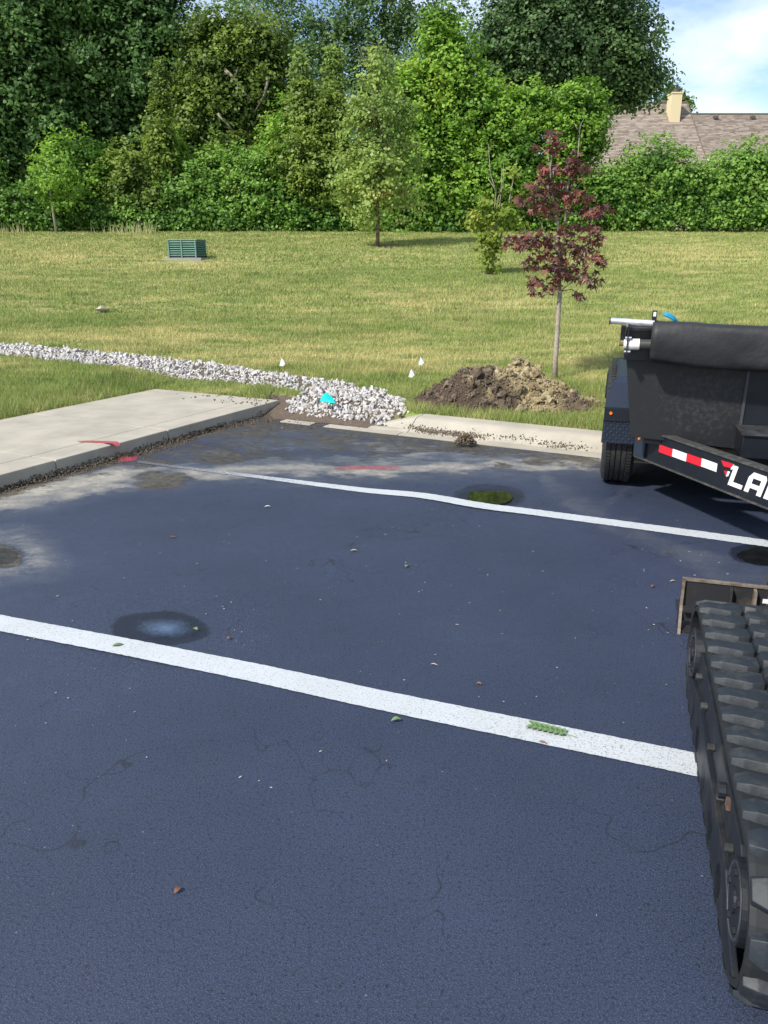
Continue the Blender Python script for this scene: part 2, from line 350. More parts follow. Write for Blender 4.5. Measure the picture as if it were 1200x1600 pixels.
def rub_build(t, b, g):
    pass
M_TYRE = mat('tyre_rubber', (.018, .018, .020), .75, noise=(20, (.035, .033, .032), .5, .7))
M_RUB = mat('worn_track_rubber', (.012, .017, .023), .6, noise=(16, (.040, .042, .044), .50, .72), bump=(45, .4, .004))
M_BELT = mat('gap_shaded_belt_rubber', (.008, .010, .012), .7)  # darker than the lugs: shade of the gaps put into the belt colour
M_TFRAME = mat('grimy_track_frame', (.012, .015, .021), .5, .1, noise=(9, (.034, .032, .03), .5, .72), bump=(50, .3, .003))
M_RUST = mat('rusty_steel', (.16, .085, .05), .8, noise=(25, (.06, .045, .04), .4, .6))
M_BUCKET = mat('worn_dark_bucket_steel', (.030, .031, .035), .5, .3, noise=(10, (.11, .085, .065), .55, .75))
M_EDGE = mat('worn_bare_edge_steel', (.22, .185, .15), .6, .2, noise=(30, (.10, .07, .05), .4, .65))
M_SHINY = mat('polished_steel', (.75, .75, .75), .25, .9)
M_WHITET = mat('white_reflective_tape', (.7, .72, .74), .35)
M_REDT = mat('red_reflective_tape', (.6, .015, .03), .35)
M_AMBER = mat('amber_lens', (.7, .16, .02), .3)
M_BLUES = mat('blue_strap_webbing', (.0, .22, .42), .6)
M_CAB = mat('green_cabinet_paint', (.10, .20, .155), .5, noise=(6, (.13, .24, .19), .4, .7))
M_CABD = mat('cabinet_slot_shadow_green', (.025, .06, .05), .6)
M_PAD = mat('grey_equipment_pad', (.24, .23, .22), .85)

# ---------------------------------------------------------------- SETTING: asphalt
def axis(pts):
    r = []
    for (a, b, st) in pts: r += list(np.arange(a, b, st))
    r.append(pts[-1][1]); return np.array(r)
def gridmesh(xs, ys):
    X, Y = np.meshgrid(xs, ys); nx, ny = len(xs), len(ys)
    i = np.arange(nx*ny).reshape(ny, nx); Fq = np.stack([i[:-1, :-1], i[:-1, 1:], i[1:, 1:], i[1:, :-1]], -1).reshape(-1, 4)
    return X.ravel(), Y.ravel(), Fq
xs = axis([(-60, -10, 5), (-10, -4.2, .4), (-4.2, 3.6, .03), (3.6, 10, .4), (10, 60, 5)]); ys = axis([(-60, -4, 4), (-4, .8, .3), (.8, 9.2, .03), (9.2, 12, .4)])
X, Y, Fq = gridmesh(xs, ys)
c = Fq.mean  # noqa
fx = X[Fq].mean(1); fy = Y[Fq].mean(1)
keep = np.maximum(s_slab(fx, fy)-.42, s_kerb(fx, fy)+.0) < .35
Fq = Fq[keep]
px, py = proj(np.stack([X, Y, X*0], -1)); px0, py0 = px, py
px = px+(fbm(X*3.3, Y*3.3, 71, 5)-.47)*46+(fbm(X*14, Y*14, 73, 3)-.44)*14; py = py+(fbm(X*3.1+9, Y*4.1, 72, 5)-.47)*22+(fbm(X*14, Y*14, 74, 3)-.44)*8
nearcam = (Y > .8) & (np.abs(X) < 5) & (Y < 10)
outer = np.interp(px, [-400, 0, 60, 180, 300, 450, 600, 800, 940, 1200], [830, 806, 798, 776, 764, 757, 752, 747, 742, 745])
wob = (fbm(X*2.1, Y*2.1, 21)-.47)*26
d = outer-py+wob*.5                                     # px inward of the film's outer edge
film = np.clip((d+8)/34, 0, 1)**1.3*np.where(d > 40, .45*np.clip(fbm(X*1.8, Y*3, 15, 5)*3-1, 0, 1), 1)
def ell(cx, cy, rx, ry, soft=.35, n=0):
    q = np.sqrt(((px-cx)/rx)**2+((py-cy)/ry)**2)+(fbm(X*5, Y*5, int(cx))-.47)*n; return np.clip((1-q)/soft+.5, 0, 1)
def poly(pts, wd, soft=4):
    xx = [p[0] for p in pts]; yy = [p[1] for p in pts]; yc = np.interp(px, xx, yy); return np.clip((wd-np.abs(py-yc))/soft+.5, 0, 1)*(px > xx[0])*(px < xx[-1])
left = np.clip((330-px)/140, 0, 1)
silt = np.exp(-((d-22)/13)**2)*.66
silt = np.maximum(silt, left*np.exp(-((d-32)/26)**2)*.80)
silt = np.maximum(silt, np.clip((px-480)/80, 0, 1)*np.exp(-((d-20)/10)**2)*.72)
silt = np.maximum(silt, np.where(d > 22, .42, 0)*np.clip(fbm(X*1.6, Y*2.4, 5, 5)*2.4-.6, 0, 1.3))
halo = ell(-5, 868, 100, 44, .5, .3)*(1-ell(-5, 868, 42, 18, .2, .3)); film = np.maximum(film, halo*.9); silt = np.maximum(silt, halo*.42)
mud = np.where(d > 24, 1, 0)*np.clip((d-20)/22, 0, 1)*(.28+.55*fbm(X*2.2+4, Y*3.2, 61, 5)*1.0)
base_d = s_slab(X, Y)                                    # near slab: crumbs
mud = np.maximum(mud, np.clip(1-np.abs(base_d+.06)/.30, 0, 1)*.85*(Y < 9.2))
mud = np.maximum(mud, poly([(420, 672), (520, 668), (640, 685), (740, 702), (940, 722)], 11, 10)*.62)
mud = np.maximum(mud, ell(255, 752, 52, 15, .9, .5)*.72)
mud = np.maximum(mud, ell(330, 705, 130, 18, .6, .5)*.56)
mud = np.maximum(mud, ell(1000, 733, 40, 5, .5, .5)*.5)
mud = np.maximum(mud, ell(785, 729, 24, 6, .4, .3)*.85)
mud = np.maximum(mud, ell(460, 640, 60, 14, .4, .3)*.9)
mud = np.maximum(mud, ell(-5, 868, 42, 18, .2, .3)*.9)
arc = poly([(845, 748), (880, 775), (960, 815), (1050, 862), (1110, 890), (1250, 912)], 15, 14)*.42
arc = np.maximum(arc, poly([(930, 792), (1000, 740), (1100, 720)], 5, 6)*.2)
film = np.maximum(film, arc*np.clip(fbm(X*3, Y*3, 8)*2, 0.2, 1)); film = film*(1-.6*ell(780, 770, 90, 22, .6))
wet = np.zeros_like(X)
px, py = px0+(px-px0)*.45, py0+(py-py0)*.3
for e in ((252, 981, 78, 28), (765, 777, 52, 15), (-5, 868, 34, 14), (1200, 866, 64, 20)): wet = np.maximum(wet, ell(*e, .5, .2)*.78)
wet = np.maximum(wet, ell(765, 775, 62, 21, .25, .1)*.5)
for a in (film, silt, mud, wet): a[~nearcam] = 0
Z = np.zeros_like(X)
for (cx, cy, R, dep) in ((252, 981, .34, .006), (765, 777, .4, .01)):
    p = up(cx, cy); Z -= dep*np.exp(-((X-p.x)**2+(Y-p.y)**2)/R**2)
lot = npmesh('parking_lot', np.stack([X, Y, Z], -1), Fq, M_ASPH, attrs={'film': ('POINT', film), 'silt': ('POINT', silt), 'mud': ('POINT', mud), 'wet': ('POINT', wet)}, smooth=True)
tag(lot, kind='structure')
# lawn terrain
xs = axis([(-90, -20, 5), (-20, -6, .5), (-6, 5, .06), (5, 20, .5), (20, 90, 5)]); ys = axis([(-6, 4, .5), (4, 12, .06), (12, 32, .3), (32, 60, 2), (60, 400, 40)])
X, Y, Fq = gridmesh(xs, ys); Z = terrain(X, Y)
fx = X[Fq].mean(1); fy = Y[Fq].mean(1); Fq = Fq[np.maximum(s_slab(fx, fy)-.5, s_kerb(fx, fy)+.12) > -.25]
def dryness(X, Y):
    px, py = proj(np.stack([X, Y, th(X, Y)], -1))
    def e(cx, cy, rx, ry): return np.exp(-(((px-cx)/rx)**2+((py-cy)/ry)**2))
    d = .16*e(560, 560, 260, 22)+.14*e(200, 525, 250, 16)+.10*e(80, 400, 140, 25)+.12*e(1100, 400, 120, 20)+.10*e(680, 470, 200, 20)-.20*e(120, 503, 90, 12)-.12*e(120, 600, 160, 20)-.1*e(520, 600, 100, 12)+.10*e(930, 560, 60, 30)+.12*e(320, 415, 70, 12)-.1*e(700, 430, 200, 14)
    return d-.03
lawn = npmesh('lawn', np.stack([X, Y, Z], -1), Fq, M_SOIL, attrs={'dry': ('POINT', dryness(X, Y))}, smooth=True); tag(lawn, kind='structure'); LX, LY = X, Y
# rock-bed mask (in metres, made from the bed's centreline)
rc = [on_lawn(a, b) for a, b, w in ROCK]; rw = [.30, .30, .30, .27, .25, .22, .22, .25]
fan = [on_lawn(p[0], p[1]) for p in ((540, 622), (585, 628), (510, 632))]
def in_rock(x, y):
    best = np.full(np.shape(x), 9.)
    for i in range(len(rc)-1):
        a, b = rc[i], rc[i+1]; dx, dy = b.x-a.x, b.y-a.y; t = np.clip(((x-a.x)*dx+(y-a.y)*dy)/(dx*dx+dy*dy), 0, 1)
        best = np.minimum(best, np.hypot(x-a.x-t*dx, y-a.y-t*dy)/(rw[i]*(1-t)+rw[i+1]*t))
    gz_ = np.maximum(terrain(x, y), np.clip((s_kerb(x, y)+.42)/.5, 0, 1)*.10-.012); px, py = proj(np.stack([x, y, gz_+.02], -1))
    xs_ = [450, 480, 520, 560, 600, 635]; tp = np.interp(px, xs_, [626, 611, 600, 602, 610, 628]); bt = np.interp(px, xs_, [640, 645, 650, 656, 660, 644]); wb = (fbm(x*7, y*7, 55)-.47)*22; tp = tp+wb; bt = bt+wb*.6
    f = (px > 452) & (px < 634) & (py > tp) & (py < bt)
    return np.where(f, np.minimum(best, .5), best)
lpx, lpy = proj(np.stack([LX, LY, th(LX, LY)], -1)); bare_ = np.maximum(np.clip((1.1-in_rock(LX, LY))/.1, 0, 1), (((lpx-785)/125)**2+((lpy-618)/24)**2 < 1))
bare_ = np.maximum(bare_, ((s_kerb(LX, LY) < .3) & (LX < .1) & (LX > -1.4)))
for cx_, cy_, rx_, ry_ in ((606, 385, 26, 3.5), (768, 430, 14, 2.5)): bare_ = np.maximum(bare_, .5*(((lpx-cx_)/rx_)**2+((lpy-cy_)/ry_)**2 < 1))
at3 = lawn.data.attributes.new('bare', 'FLOAT', 'POINT'); at3.data.foreach_set('value', np.ascontiguousarray(bare_, np.float32))
# ---------------------------------------------------------------- grass blades
def grass(parts):
    V = []; T = []; Dr = []
    for (x0, x1, y0, y1, dens, w, h) in parts:
        n = int((x1-x0)*(y1-y0)*dens); x = rng.uniform(x0, x1, n); y = rng.uniform(y0, y1, n)
        vis = np.abs(x) < (.52*y+1.0); x, y = x[vis], y[vis]
        s = np.maximum(s_slab(x, y)-1.95*0-.0, s_kerb(x, y)-.02)
        # strip of slab: between its front edge and its back edge
        onslab = (s_slab(x, y) > -.05) & (s_slab(x, y) < 1.88) & ((x-A0.x)*D1.x+(y-A0.y)*D1.y < .02)
        throat = (s_kerb(x, y) < .30) & (x < .1) & (x > -1.35)
        px, py = proj(np.stack([x, y, th(x, y)], -1))
        pile = (((px-785)/125)**2+((py-618)/24)**2 < 1)
        bare = (((px-606)/26)**2+((py-385)/3.5)**2 < 1)|(((px-768)/14)**2+((py-430)/2.5)**2 < 1)|(((px-288)/34)**2+((py-405)/7)**2 < 1)
        k = (s > 0) & ~onslab & ~throat & (in_rock(x, y) > .93+.3*rng.random(len(x))) & ~pile & ~bare & (vn(x*3, y*3, 44)+.9 > rng.random(len(x)))
        k &= ~((s_slab(x, y) > 0) & (s_slab(x, y) < .1) & (y < 8.7))
        x, y = x[k], y[k]; n = len(x); z = th(x, y)
        tall = 1+.9*((s_slab(x, y) > 1.85) & (s_slab(x, y) < 2.5) & (y < 10))+.6*((s_kerb(x, y) < .25) & (x > .2))+.35*(vn(x*.8, y*.8, 77) > .62)
        hh = h*tall*(.55+.95*fbm(x*3.5, y*7, 88))*rng.uniform(.5, 1.3, n); a = rng.uniform(0, 6.283, n); ww = w*rng.uniform(.6, 1.3, n); ln = hh*rng.uniform(.1, .9, n); b = rng.uniform(0, 6.283, n)
        p0 = np.stack([x-np.cos(a)*ww/2, y-np.sin(a)*ww/2, z-.005], -1); p1 = np.stack([x+np.cos(a)*ww/2, y+np.sin(a)*ww/2, z-.005], -1)
        p2 = np.stack([x+np.cos(b)*ln, y+np.sin(b)*ln, z+hh], -1)
        V.append(np.stack([p0, p1, p2], 1).reshape(-1, 3)); T.append(rng.random(n)); Dr.append(np.repeat(dryness(x, y), 3))
    V = np.concatenate(V); n = len(V)//3
    return npmesh('grass', V, np.arange(n*3).reshape(-1, 3), M_GRASS, attrs={'tint': ('FACE', np.concatenate(T)), 'dry': ('POINT', np.concatenate(Dr))})
g = grass([(-8, 6, 6.0, 10.5, 5200, .007, .055), (-9, 9, 10.5, 14, 2300, .011, .052), (-12, 12, 14, 20, 1000, .018, .05), (-18, 18, 20, 31.3, 420, .032, .05)])
tag(g, 'short mown green and straw coloured grass on the sloping lawn', 'grass', kind='stuff')

# ---------------------------------------------------------------- concrete
def sk(a, s):   # point: a metres along slab from its far end (negative = towards camera), s metres left of front edge
    return Vector((A0.x+D1.x*a-D1.y*s, A0.y+D1.y*a+D1.x*s))
mb = MB()
def slab_piece(a0, a1, s0, s1, z0, z1):
    p = [sk(a0, s0), sk(a1, s0), sk(a1, s1), sk(a0, s1)]
    m = MB().prism([(q.x, q.y, z0) for q in p], (0, 0, z1-z0)); return m
pave = bpy.data.objects.new('pavement', None); S.collection.objects.link(pave); tag(pave, kind='structure')
cuts = [-.0, -1.85, -3.15, -4.7, -6.2, -7.7, -9.2, -10.7, -12.2]
for i in range(len(cuts)-1):
    a1, a0 = cuts[i]-.004, cuts[i+1]+.004
    slab_piece(a0, a1, .30, 1.85, -.1, .118).build('slab', M_CONC, pave, bevel=.006)
    slab_piece(a0, a1, .0, .294, -.1, .12).build('kerb_section', M_CONC, pave, bevel=.012)
# kerb on the right
K0 = Vector((.02, 8.09))
def kk(a, s, z): return Vector((K0.x+D3.x*a+D3.y*s, K0.y+D3.y*a-D3.x*s, z))   # s: towards the lot
def kdirs(a, s, z): return Vector((K0.x+D3.x*a+(D3.y)*s, K0.y+D3.y*a-D3.x*s, z))
kb = bpy.data.objects.new('kerb', None); S.collection.objects.link(kb); tag(kb, kind='structure')
def kerb_sec(a0, a1, h0=1, h1=1):
    prof = [(0, -.1), (0, .13), (.17, .125), (.21, .115), (.36, .03), (.385, .018), (.40, .014), (.40, -.1)]
    vs = [kk(a0, s, z*(h0 if z > 0 else 1)) for s, z in prof]+[kk(a1, s, z*(h1 if z > 0 else 1)) for s, z in prof]
    n = len(prof); m = MB(); m.add(vs, [tuple(range(n)), tuple(reversed(range(n, 2*n)))]+[(i, (i+1) % n, (i+1) % n+n, i+n) for i in range(n)]); return m
kerb_sec(-.02, .45, .12, 1).build('kerb_section', M_CONC, kb)
for i in range(6): kerb_sec(.458+i*2.4, .45+(i+1)*2.4).build('kerb_section', M_CONC, kb)
for i, (a0, a1) in enumerate([(-1.0, -.62), (-.45, .4), (.41, 2.6), (2.61, 5), (5.01, 8), (8.01, 14)]):
    p = [kk(a0, .403, 0), kk(a1, .403, 0), kk(a1, .53, 0), kk(a0, .53, 0)]
    MB().prism([(q.x, q.y, -.05) for q in p], (0, 0, .058)).build('gutter_strip', M_CONC, kb)

# ---------------------------------------------------------------- parking lines, red marks
def strip(name, pts, w, m, z=.004, attr='wear', av=None, jag=.0016, label=None, cat=None):
    P = [up(a, b) for a, b in pts]; out = []; per = []
    for i in range(len(P)-1):
        L_ = (P[i+1]-P[i]).length; n = max(2, int(L_/.015))
        for k in range(n): out.append(P[i].lerp(P[i+1], k/n)); per.append(i+k/n)
    out.append(P[-1]); per.append(len(P)-1.); n = len(out)
    sm = [sum((out[min(max(i+j, 0), n-1)] for j in range(-10, 11)), Vector())/21 for i in range(n)]; sm[0] = out[0]; sm[-1] = out[-1]
    V = []; A = []
    for i, p in enumerate(sm):
        d_ = (sm[min(i+1, n-1)]-sm[max(i-1, 0)]).normalized(); nn = Vector((-d_.y, d_.x, 0)); wi = w if not hasattr(w, '__len__') else np.interp(per[i], range(len(w)), w)
        for s in (-.5, -.17, .17, .5):
            j = random.uniform(-jag, jag) if abs(s) == .5 else 0
            V.append((*(p+nn*(s*wi+j))[:2], z)); A.append(0 if av is None else np.interp(per[i], range(len(av)), av))
    Fq_ = [(i*4+k, (i+1)*4+k, (i+1)*4+k+1, i*4+k+1) for i in range(n-1) for k in range(3)]
    o = npmesh(name, np.array(V), np.array(Fq_), m, attrs={attr: ('POINT', np.array(A))}); return tag(o, label, cat)
strip('parking_line', [(-220, 930), (0, 974), (200, 1012), (400, 1052), (600, 1096), (850, 1147), (1085, 1195), (1400, 1262)], .135, M_LINE, av=[0, 0, 0, 0, 0, .02, .03, .03],
      label='broad white painted line across the near pavement, running to the rubber track', cat='painted line')
strip('parking_line', [(215, 722), (300, 733), (400, 745), (500, 758), (590, 769), (640, 772), (690, 779), (750, 791), (820, 799), (1000, 823), (1200, 850), (1500, 890)], [.05, .07, .08, .10, .12, .13, .13, .13, .13, .13, .13, .13], M_LINE,
      av=[.34, .20, .12, .05, 0, 0, 0, 0, 0, 0, .02, .02], jag=.003, label='white painted line farther off, passing under the trailer and fading towards the slab', cat='painted line')
def splat(name, pts, z, m, attr, val, label, cat, hard=.0):
    V = [(*up(a, b, z)[:2], z) for a, b in pts]; c = np.mean(V, 0); V = np.vstack([V, c]); n = len(pts)
    A = np.array([val]*n+[val*.55]); Fq_ = np.array([(i, (i+1) % n, n) for i in range(n)])
    o = npmesh(name, V, Fq_, m, attrs={attr: ('POINT', A)}); return tag(o, label, cat)
splat('paint_mark', [(120, 689), (140, 688), (183, 689.5), (187.5, 693), (187, 696.5), (181, 697.2), (176, 693), (150, 691.5), (125, 691)], .1225, M_RED, 'fade', .22, 'pink red sprayed mark on top of the concrete slab edge', 'paint mark')
splat('paint_mark', [(184, 714), (190, 711), (215, 712), (214, 718), (204, 721), (186, 722)], .005, M_RED, 'fade', .32, 'dull red sprayed patch on the pavement at the foot of the slab', 'paint mark')
splat('paint_mark', [(515, 731), (545, 727), (590, 728), (620, 727.5), (632, 731), (615, 734), (570, 733), (530, 734)], .005, M_RED, 'fade', .42, 'faint long red sprayed dash on the silty pavement in front of the rocks', 'paint mark')
f_ = MB().prism([up(181, 700.5, .0)+Vector((.006, -.004, .035)), up(189, 697, 0)+Vector((.006, -.004, .035)), up(189, 697, 0)+Vector((.004, -.004, .115)), up(181, 700.5, 0)+Vector((.004, -.004, .115))], (.002, -.001, 0))
# ---------------------------------------------------------------- puddles
def water_build(t, b, g):
    L = t.links; n = N(t, 'ShaderNodeTexNoise'); n.inputs['Scale'].default_value = 12; L.new(g.outputs['Object'], n.inputs[0])
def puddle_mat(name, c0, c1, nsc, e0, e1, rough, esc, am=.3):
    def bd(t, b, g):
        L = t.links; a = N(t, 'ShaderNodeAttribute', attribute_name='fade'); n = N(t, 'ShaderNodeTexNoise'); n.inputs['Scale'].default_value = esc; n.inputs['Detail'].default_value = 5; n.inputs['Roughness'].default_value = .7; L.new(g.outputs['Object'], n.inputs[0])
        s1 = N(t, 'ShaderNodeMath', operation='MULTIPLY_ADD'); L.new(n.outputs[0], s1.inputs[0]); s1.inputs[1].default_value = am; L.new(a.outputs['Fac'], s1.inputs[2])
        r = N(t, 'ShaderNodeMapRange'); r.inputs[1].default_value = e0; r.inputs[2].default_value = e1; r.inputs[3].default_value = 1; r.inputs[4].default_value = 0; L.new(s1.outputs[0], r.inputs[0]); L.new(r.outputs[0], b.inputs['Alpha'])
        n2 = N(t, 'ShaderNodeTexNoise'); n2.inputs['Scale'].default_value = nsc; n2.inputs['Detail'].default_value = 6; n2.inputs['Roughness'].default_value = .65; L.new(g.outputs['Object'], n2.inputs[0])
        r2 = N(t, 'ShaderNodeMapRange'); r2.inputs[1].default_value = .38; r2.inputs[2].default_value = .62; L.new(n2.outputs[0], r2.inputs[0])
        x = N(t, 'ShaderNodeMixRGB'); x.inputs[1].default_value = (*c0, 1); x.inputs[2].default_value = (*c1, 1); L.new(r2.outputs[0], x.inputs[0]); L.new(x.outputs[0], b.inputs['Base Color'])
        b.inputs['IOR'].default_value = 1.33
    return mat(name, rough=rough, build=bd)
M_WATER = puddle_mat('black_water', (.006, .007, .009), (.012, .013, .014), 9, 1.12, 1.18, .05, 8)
M_MOSS_SHEEN = puddle_mat('mossy_painted_reflection_water', (.010, .015, .005), (.034, .038, .015), 18, 1.13, 1.18, .05, 7)  # olive base colour holds moss and a painted reflection of the trees
M_SHEEN = puddle_mat('painted_sky_reflection_water', (.055, .090, .155), (.085, .13, .215), 30, .55, 1.45, .14, 170, 1.0)  # pale blue sky reflection painted into the water's base colour
def puddle(cx, cy, rx, ry, m, label, seed):
    n = 60; pts = []
    for k in range(n):
        a = 2*math.pi*k/n; r = 1+.16*(float(fbm(math.cos(a)*1.6+5, math.sin(a)*1.6+5, seed))-.47)*3+random.uniform(-.02, .02)
        pts.append(up(cx+rx*r*math.cos(a), cy+ry*r*math.sin(a), .0025))
    V = []; A = []; c_ = sum(pts, Vector())/n
    for j in range(1, 9):
        for p in pts: V.append(tuple(c_.lerp(p, j/8*1.25))); A.append(j/8*1.25)
    V.append(tuple(c_)); A.append(0); Fs = [(j*n+k, j*n+(k+1) % n, (j+1)*n+(k+1) % n, (j+1)*n+k) for j in range(7) for k in range(n)]; 
    me = bpy.data.meshes.new('puddle'); me.from_pydata(V, [], Fs+[(k, (k+1) % n, 8*n) for k in range(n)]); me.materials.append(m)
    at2 = me.attributes.new('fade', 'FLOAT', 'POINT'); at2.data.foreach_set('value', A); o = bpy.data.objects.new('puddle', me); S.collection.objects.link(o)
    return tag(o, label, 'puddle')
puddle(765, 777, 36, 10.5, M_MOSS_SHEEN, 'shallow puddle coloured with a reflection of green trees, beside the farther white line', 3)
puddle(257, 982, 47, 17, M_SHEEN, 'puddle coloured with a pale blue sky reflection, just behind the near white line', 5)
puddle(1215, 868, 58, 16, M_WATER, 'black puddle under the trailer tongue at the right picture edge', 9)

# ---------------------------------------------------------------- stones of the drain
def hull(seed, n=12, flat=.7):
    r = random.Random(seed); bm = bmesh.new()
    for i in range(n):
        v = Vector((r.gauss(0, 1), r.gauss(0, 1), r.gauss(0, 1))).normalized()*r.uniform(.62, 1.2); bm.verts.new((v.x*r.uniform(.9, 1.1), v.y*.85, v.z*flat))
    bmesh.ops.convex_hull(bm, input=list(bm.verts)); bmesh.ops.delete(bm, geom=[v for v in bm.verts if not v.link_faces], context='VERTS')
    me = bpy.data.meshes.new('stone'); bm.to_mesh(me); bm.free(); return me
hulls = [hull(s) for s in range(10)]
for h_ in hulls: h_.materials.append(M_STONE)
def hull_np(me):
    v = np.zeros(len(me.vertices)*3); me.vertices.foreach_get('co', v); f = np.array([list(p.vertices) for p in me.polygons]); return v.reshape(-1, 3), f
HN = [hull_np(h_) for h_ in hulls]
def merged(name, items, m, parent=None):
    V = []; Fs = []; o = 0
    for (p, sc, rot) in items:
        v, f = HN[random.randrange(len(HN))]; R = np.array(Euler(rot).to_matrix()); vv = (v*np.array(sc)) @ R.T+np.array(p); V.append(vv); Fs.append(f+o); o += len(v)
    return npmesh(name, np.concatenate(V), np.concatenate(Fs), m, parent)
def rr(): return (random.uniform(0, 6), random.uniform(0, 6), random.uniform(0, 6))
bed = empty('rock_drain', (0, 0, 0), 0, 'winding bed of white crushed limestone rocks running from the lawn down to the kerb', 'rock bed')
items = []
cand = 0
X_ = rng.uniform(-8, .5, 90000); Y_ = rng.uniform(7.2, 14, 90000); ir = in_rock(X_, Y_); k = ir < 1.0
X_, Y_, ir = X_[k], Y_[k], ir[k]; placed = []
cell = {}
for x, y, q in zip(X_, Y_, ir):
    r = random.choice((.022, .030, .038, .045, .054))*random.uniform(.85, 1.15)
    key = (int(x/.1), int(y/.1)); ok = True
    for i in (-1, 0, 1):
        for j in (-1, 0, 1):
            for (a, b, c_) in cell.get((key[0]+i, key[1]+j), ()):
                if (a-x)**2+(b-y)**2 < ((r+c_)*.66)**2: ok = False
    if ok: cell.setdefault(key, []).append((x, y, r)); placed.append((x, y, r, q))
def stz(x, y, q):
    return max(float(terrain(x, y)), float(np.clip((s_kerb(x, y)+.42)/.5, 0, 1))*.10-.012) if x > -1.6 else float(terrain(x, y))
placed.sort(key=lambda p: -p[2]/p[1])
for i, (x, y, r, q) in enumerate(placed):
    z = stz(x, y, q)+r*.12
    sc = (r*random.uniform(.9, 1.25), r*random.uniform(.8, 1.1), r*random.uniform(.75, 1.1))
    if i < 299:
        o = bpy.data.objects.new('stone', random.choice(hulls)); S.collection.objects.link(o); o.parent = bed; o.location = (x, y, z); o.scale = sc; o.rotation_euler = rr()
    else: items.append(((x, y, z), sc, rr()))
base = [((x+random.uniform(-.04, .04), y+random.uniform(-.04, .04), stz(x, y, q)-.0), (r*.7,)*3, rr()) for x, y, r, q in placed for _ in (0, 1)]
tag(merged('small_stones', items+base, M_STONE, bed), kind='stuff')
# single stones
def single(px, py, r, m, label, sc=(1, .8, .6), zz=None):
    p = on_lawn(px, py); o = bpy.data.objects.new('stone', hull(int(px), 22, .75)); o.data.materials.append(m); S.collection.objects.link(o); o.location = (p.x, p.y, p.z+r*.4); o.scale = [r*s for s in sc]; o.rotation_euler = (0, 0, px); return tag(o, label, 'stone')
M_PALE = objrand('pale_tan_stone', [(.42, .37, .29), (.5, .45, .36)])
single(158, 488, .15, M_PALE, 'lone pale stone lying in the lawn at left')
o = single(752, 635, .13, M_PALE, 'flat pale tan stone at the foot of the dirt pile', (1.3, .6, .45)); o.rotation_euler = (0, .05, .1); o.location = (*on_lawn(728, 637)[:2], .15)
# turquoise scrap
p = up(513, 628, .16)
sc_ = MB(); sc_.add([(p.x-.09, p.y-.02, .17), (p.x+.08, p.y-.05, .15), (p.x+.05, p.y+.02, .20), (p.x-.02, p.y+.05, .255), (p.x-.07, p.y+.03, .22), (p.x-.03, p.y-.02, .205)], [(0, 5, 4), (0, 1, 5), (5, 1, 2), (5, 2, 3), (5, 3, 4)])
o = sc_.build('plastic_scrap', M_TURQ); m_ = o.modifiers.new('t', 'SOLIDIFY'); m_.thickness = .004; tag(o, 'crumpled turquoise plastic scrap lying on the white rocks', 'plastic scrap')
# marker flags
def flag(px, py, pxg, pyg, label, s=1):
    b_ = on_lawn(pxg, pyg); e = empty('marker_flag', b_, 0, label, 'marker flag', 'small white marker flags in the grass')
    top = Vector((.012, 0, .18*s)); MB().tube([(0, 0, -.02), (.004, 0, .1*s), top], .0022, 5).build('wire', M_GREYM, e)
    MB().add([(.0, -.004, .185*s), (-.032, -.02, .085*s), (.012, -.012, .075*s), (.045, .0, .105*s), (.03, .004, .14*s)], [(0, 1, 2), (0, 2, 3), (0, 3, 4)]).build('flag', M_WIREW, e)
flag(0, 0, 441, 582, 'white marker flag standing alone behind the rock bed, leftmost of three')
flag(0, 0, 642, 600, 'white marker flag nearest the dark end of the dirt pile')
flag(0, 0, 657, 580, 'white marker flag a little farther back than the one by the dirt pile')

# ---------------------------------------------------------------- dirt pile
pile = empty('dirt_pile', on_lawn(790, 634), 0, 'freshly dug heap of dark topsoil and yellow clay clods behind the kerb', 'dirt pile')
PC = pile.location.copy()
def pz(x, y):   # local metres
    x = x/1.12
    a = .44*np.exp(-(((x-.12)/.46)**2+((y-.30)/.42)**2))+.31*np.exp(-(((x+.42)/.42)**2+((y-.15)/.36)**2))+.13*np.exp(-(((x-.62)/.36)**2+((y+.05)/.30)**2))+.10*np.exp(-(((x+.0)/.6)**2+((y+.12)/.25)**2))
    return .92*a*(.85+.5*(fbm(x*6+9, y*6+9, 31)-.47)*2)-.05+.04*(vn(x*17, y*17, 3)-.5)
xs = np.arange(-1.15, 1.2, .035); X, Y, Fq = gridmesh(xs, np.arange(-.6, 1.0, .035)); Z = pz(X, Y)+th(X+PC.x, Y+PC.y)-PC.z
def pile_build(t, b, g):
    L = t.links; a = N(t, 'ShaderNodeAttribute', attribute_name='clay'); x = N(t, 'ShaderNodeMixRGB'); x.inputs[1].default_value = (.065, .048, .035, 1); x.inputs[2].default_value = (.30, .24, .135, 1); L.new(a.outputs['Fac'], x.inputs[0])
    n = N(t, 'ShaderNodeTexNoise'); n.inputs['Scale'].default_value = 16; n.inputs['Detail'].default_value = 7; L.new(g.outputs['Object'], n.inputs[0])
    y = N(t, 'ShaderNodeMixRGB', blend_type='MULTIPLY'); y.inputs[0].default_value = .7; L.new(x.outputs[0], y.inputs[1]); L.new(n.outputs[0], y.inputs[2]); 
    mm = N(t, 'ShaderNodeMixRGB', blend_type='ADD'); mm.inputs[0].default_value = .35; L.new(y.outputs[0], mm.inputs[1]); L.new(x.outputs[0], mm.inputs[2]); L.new(mm.outputs[0], b.inputs['Base Color'])
    q = N(t, 'ShaderNodeBump'); q.inputs['Strength'].default_value = 1; q.inputs['Distance'].default_value = .03; L.new(n.outputs[0], q.inputs['Height']); L.new(q.outputs[0], b.inputs['Normal'])
M_PILE = mat('mixed_soil', rough=.95, spec=.1, build=pile_build)
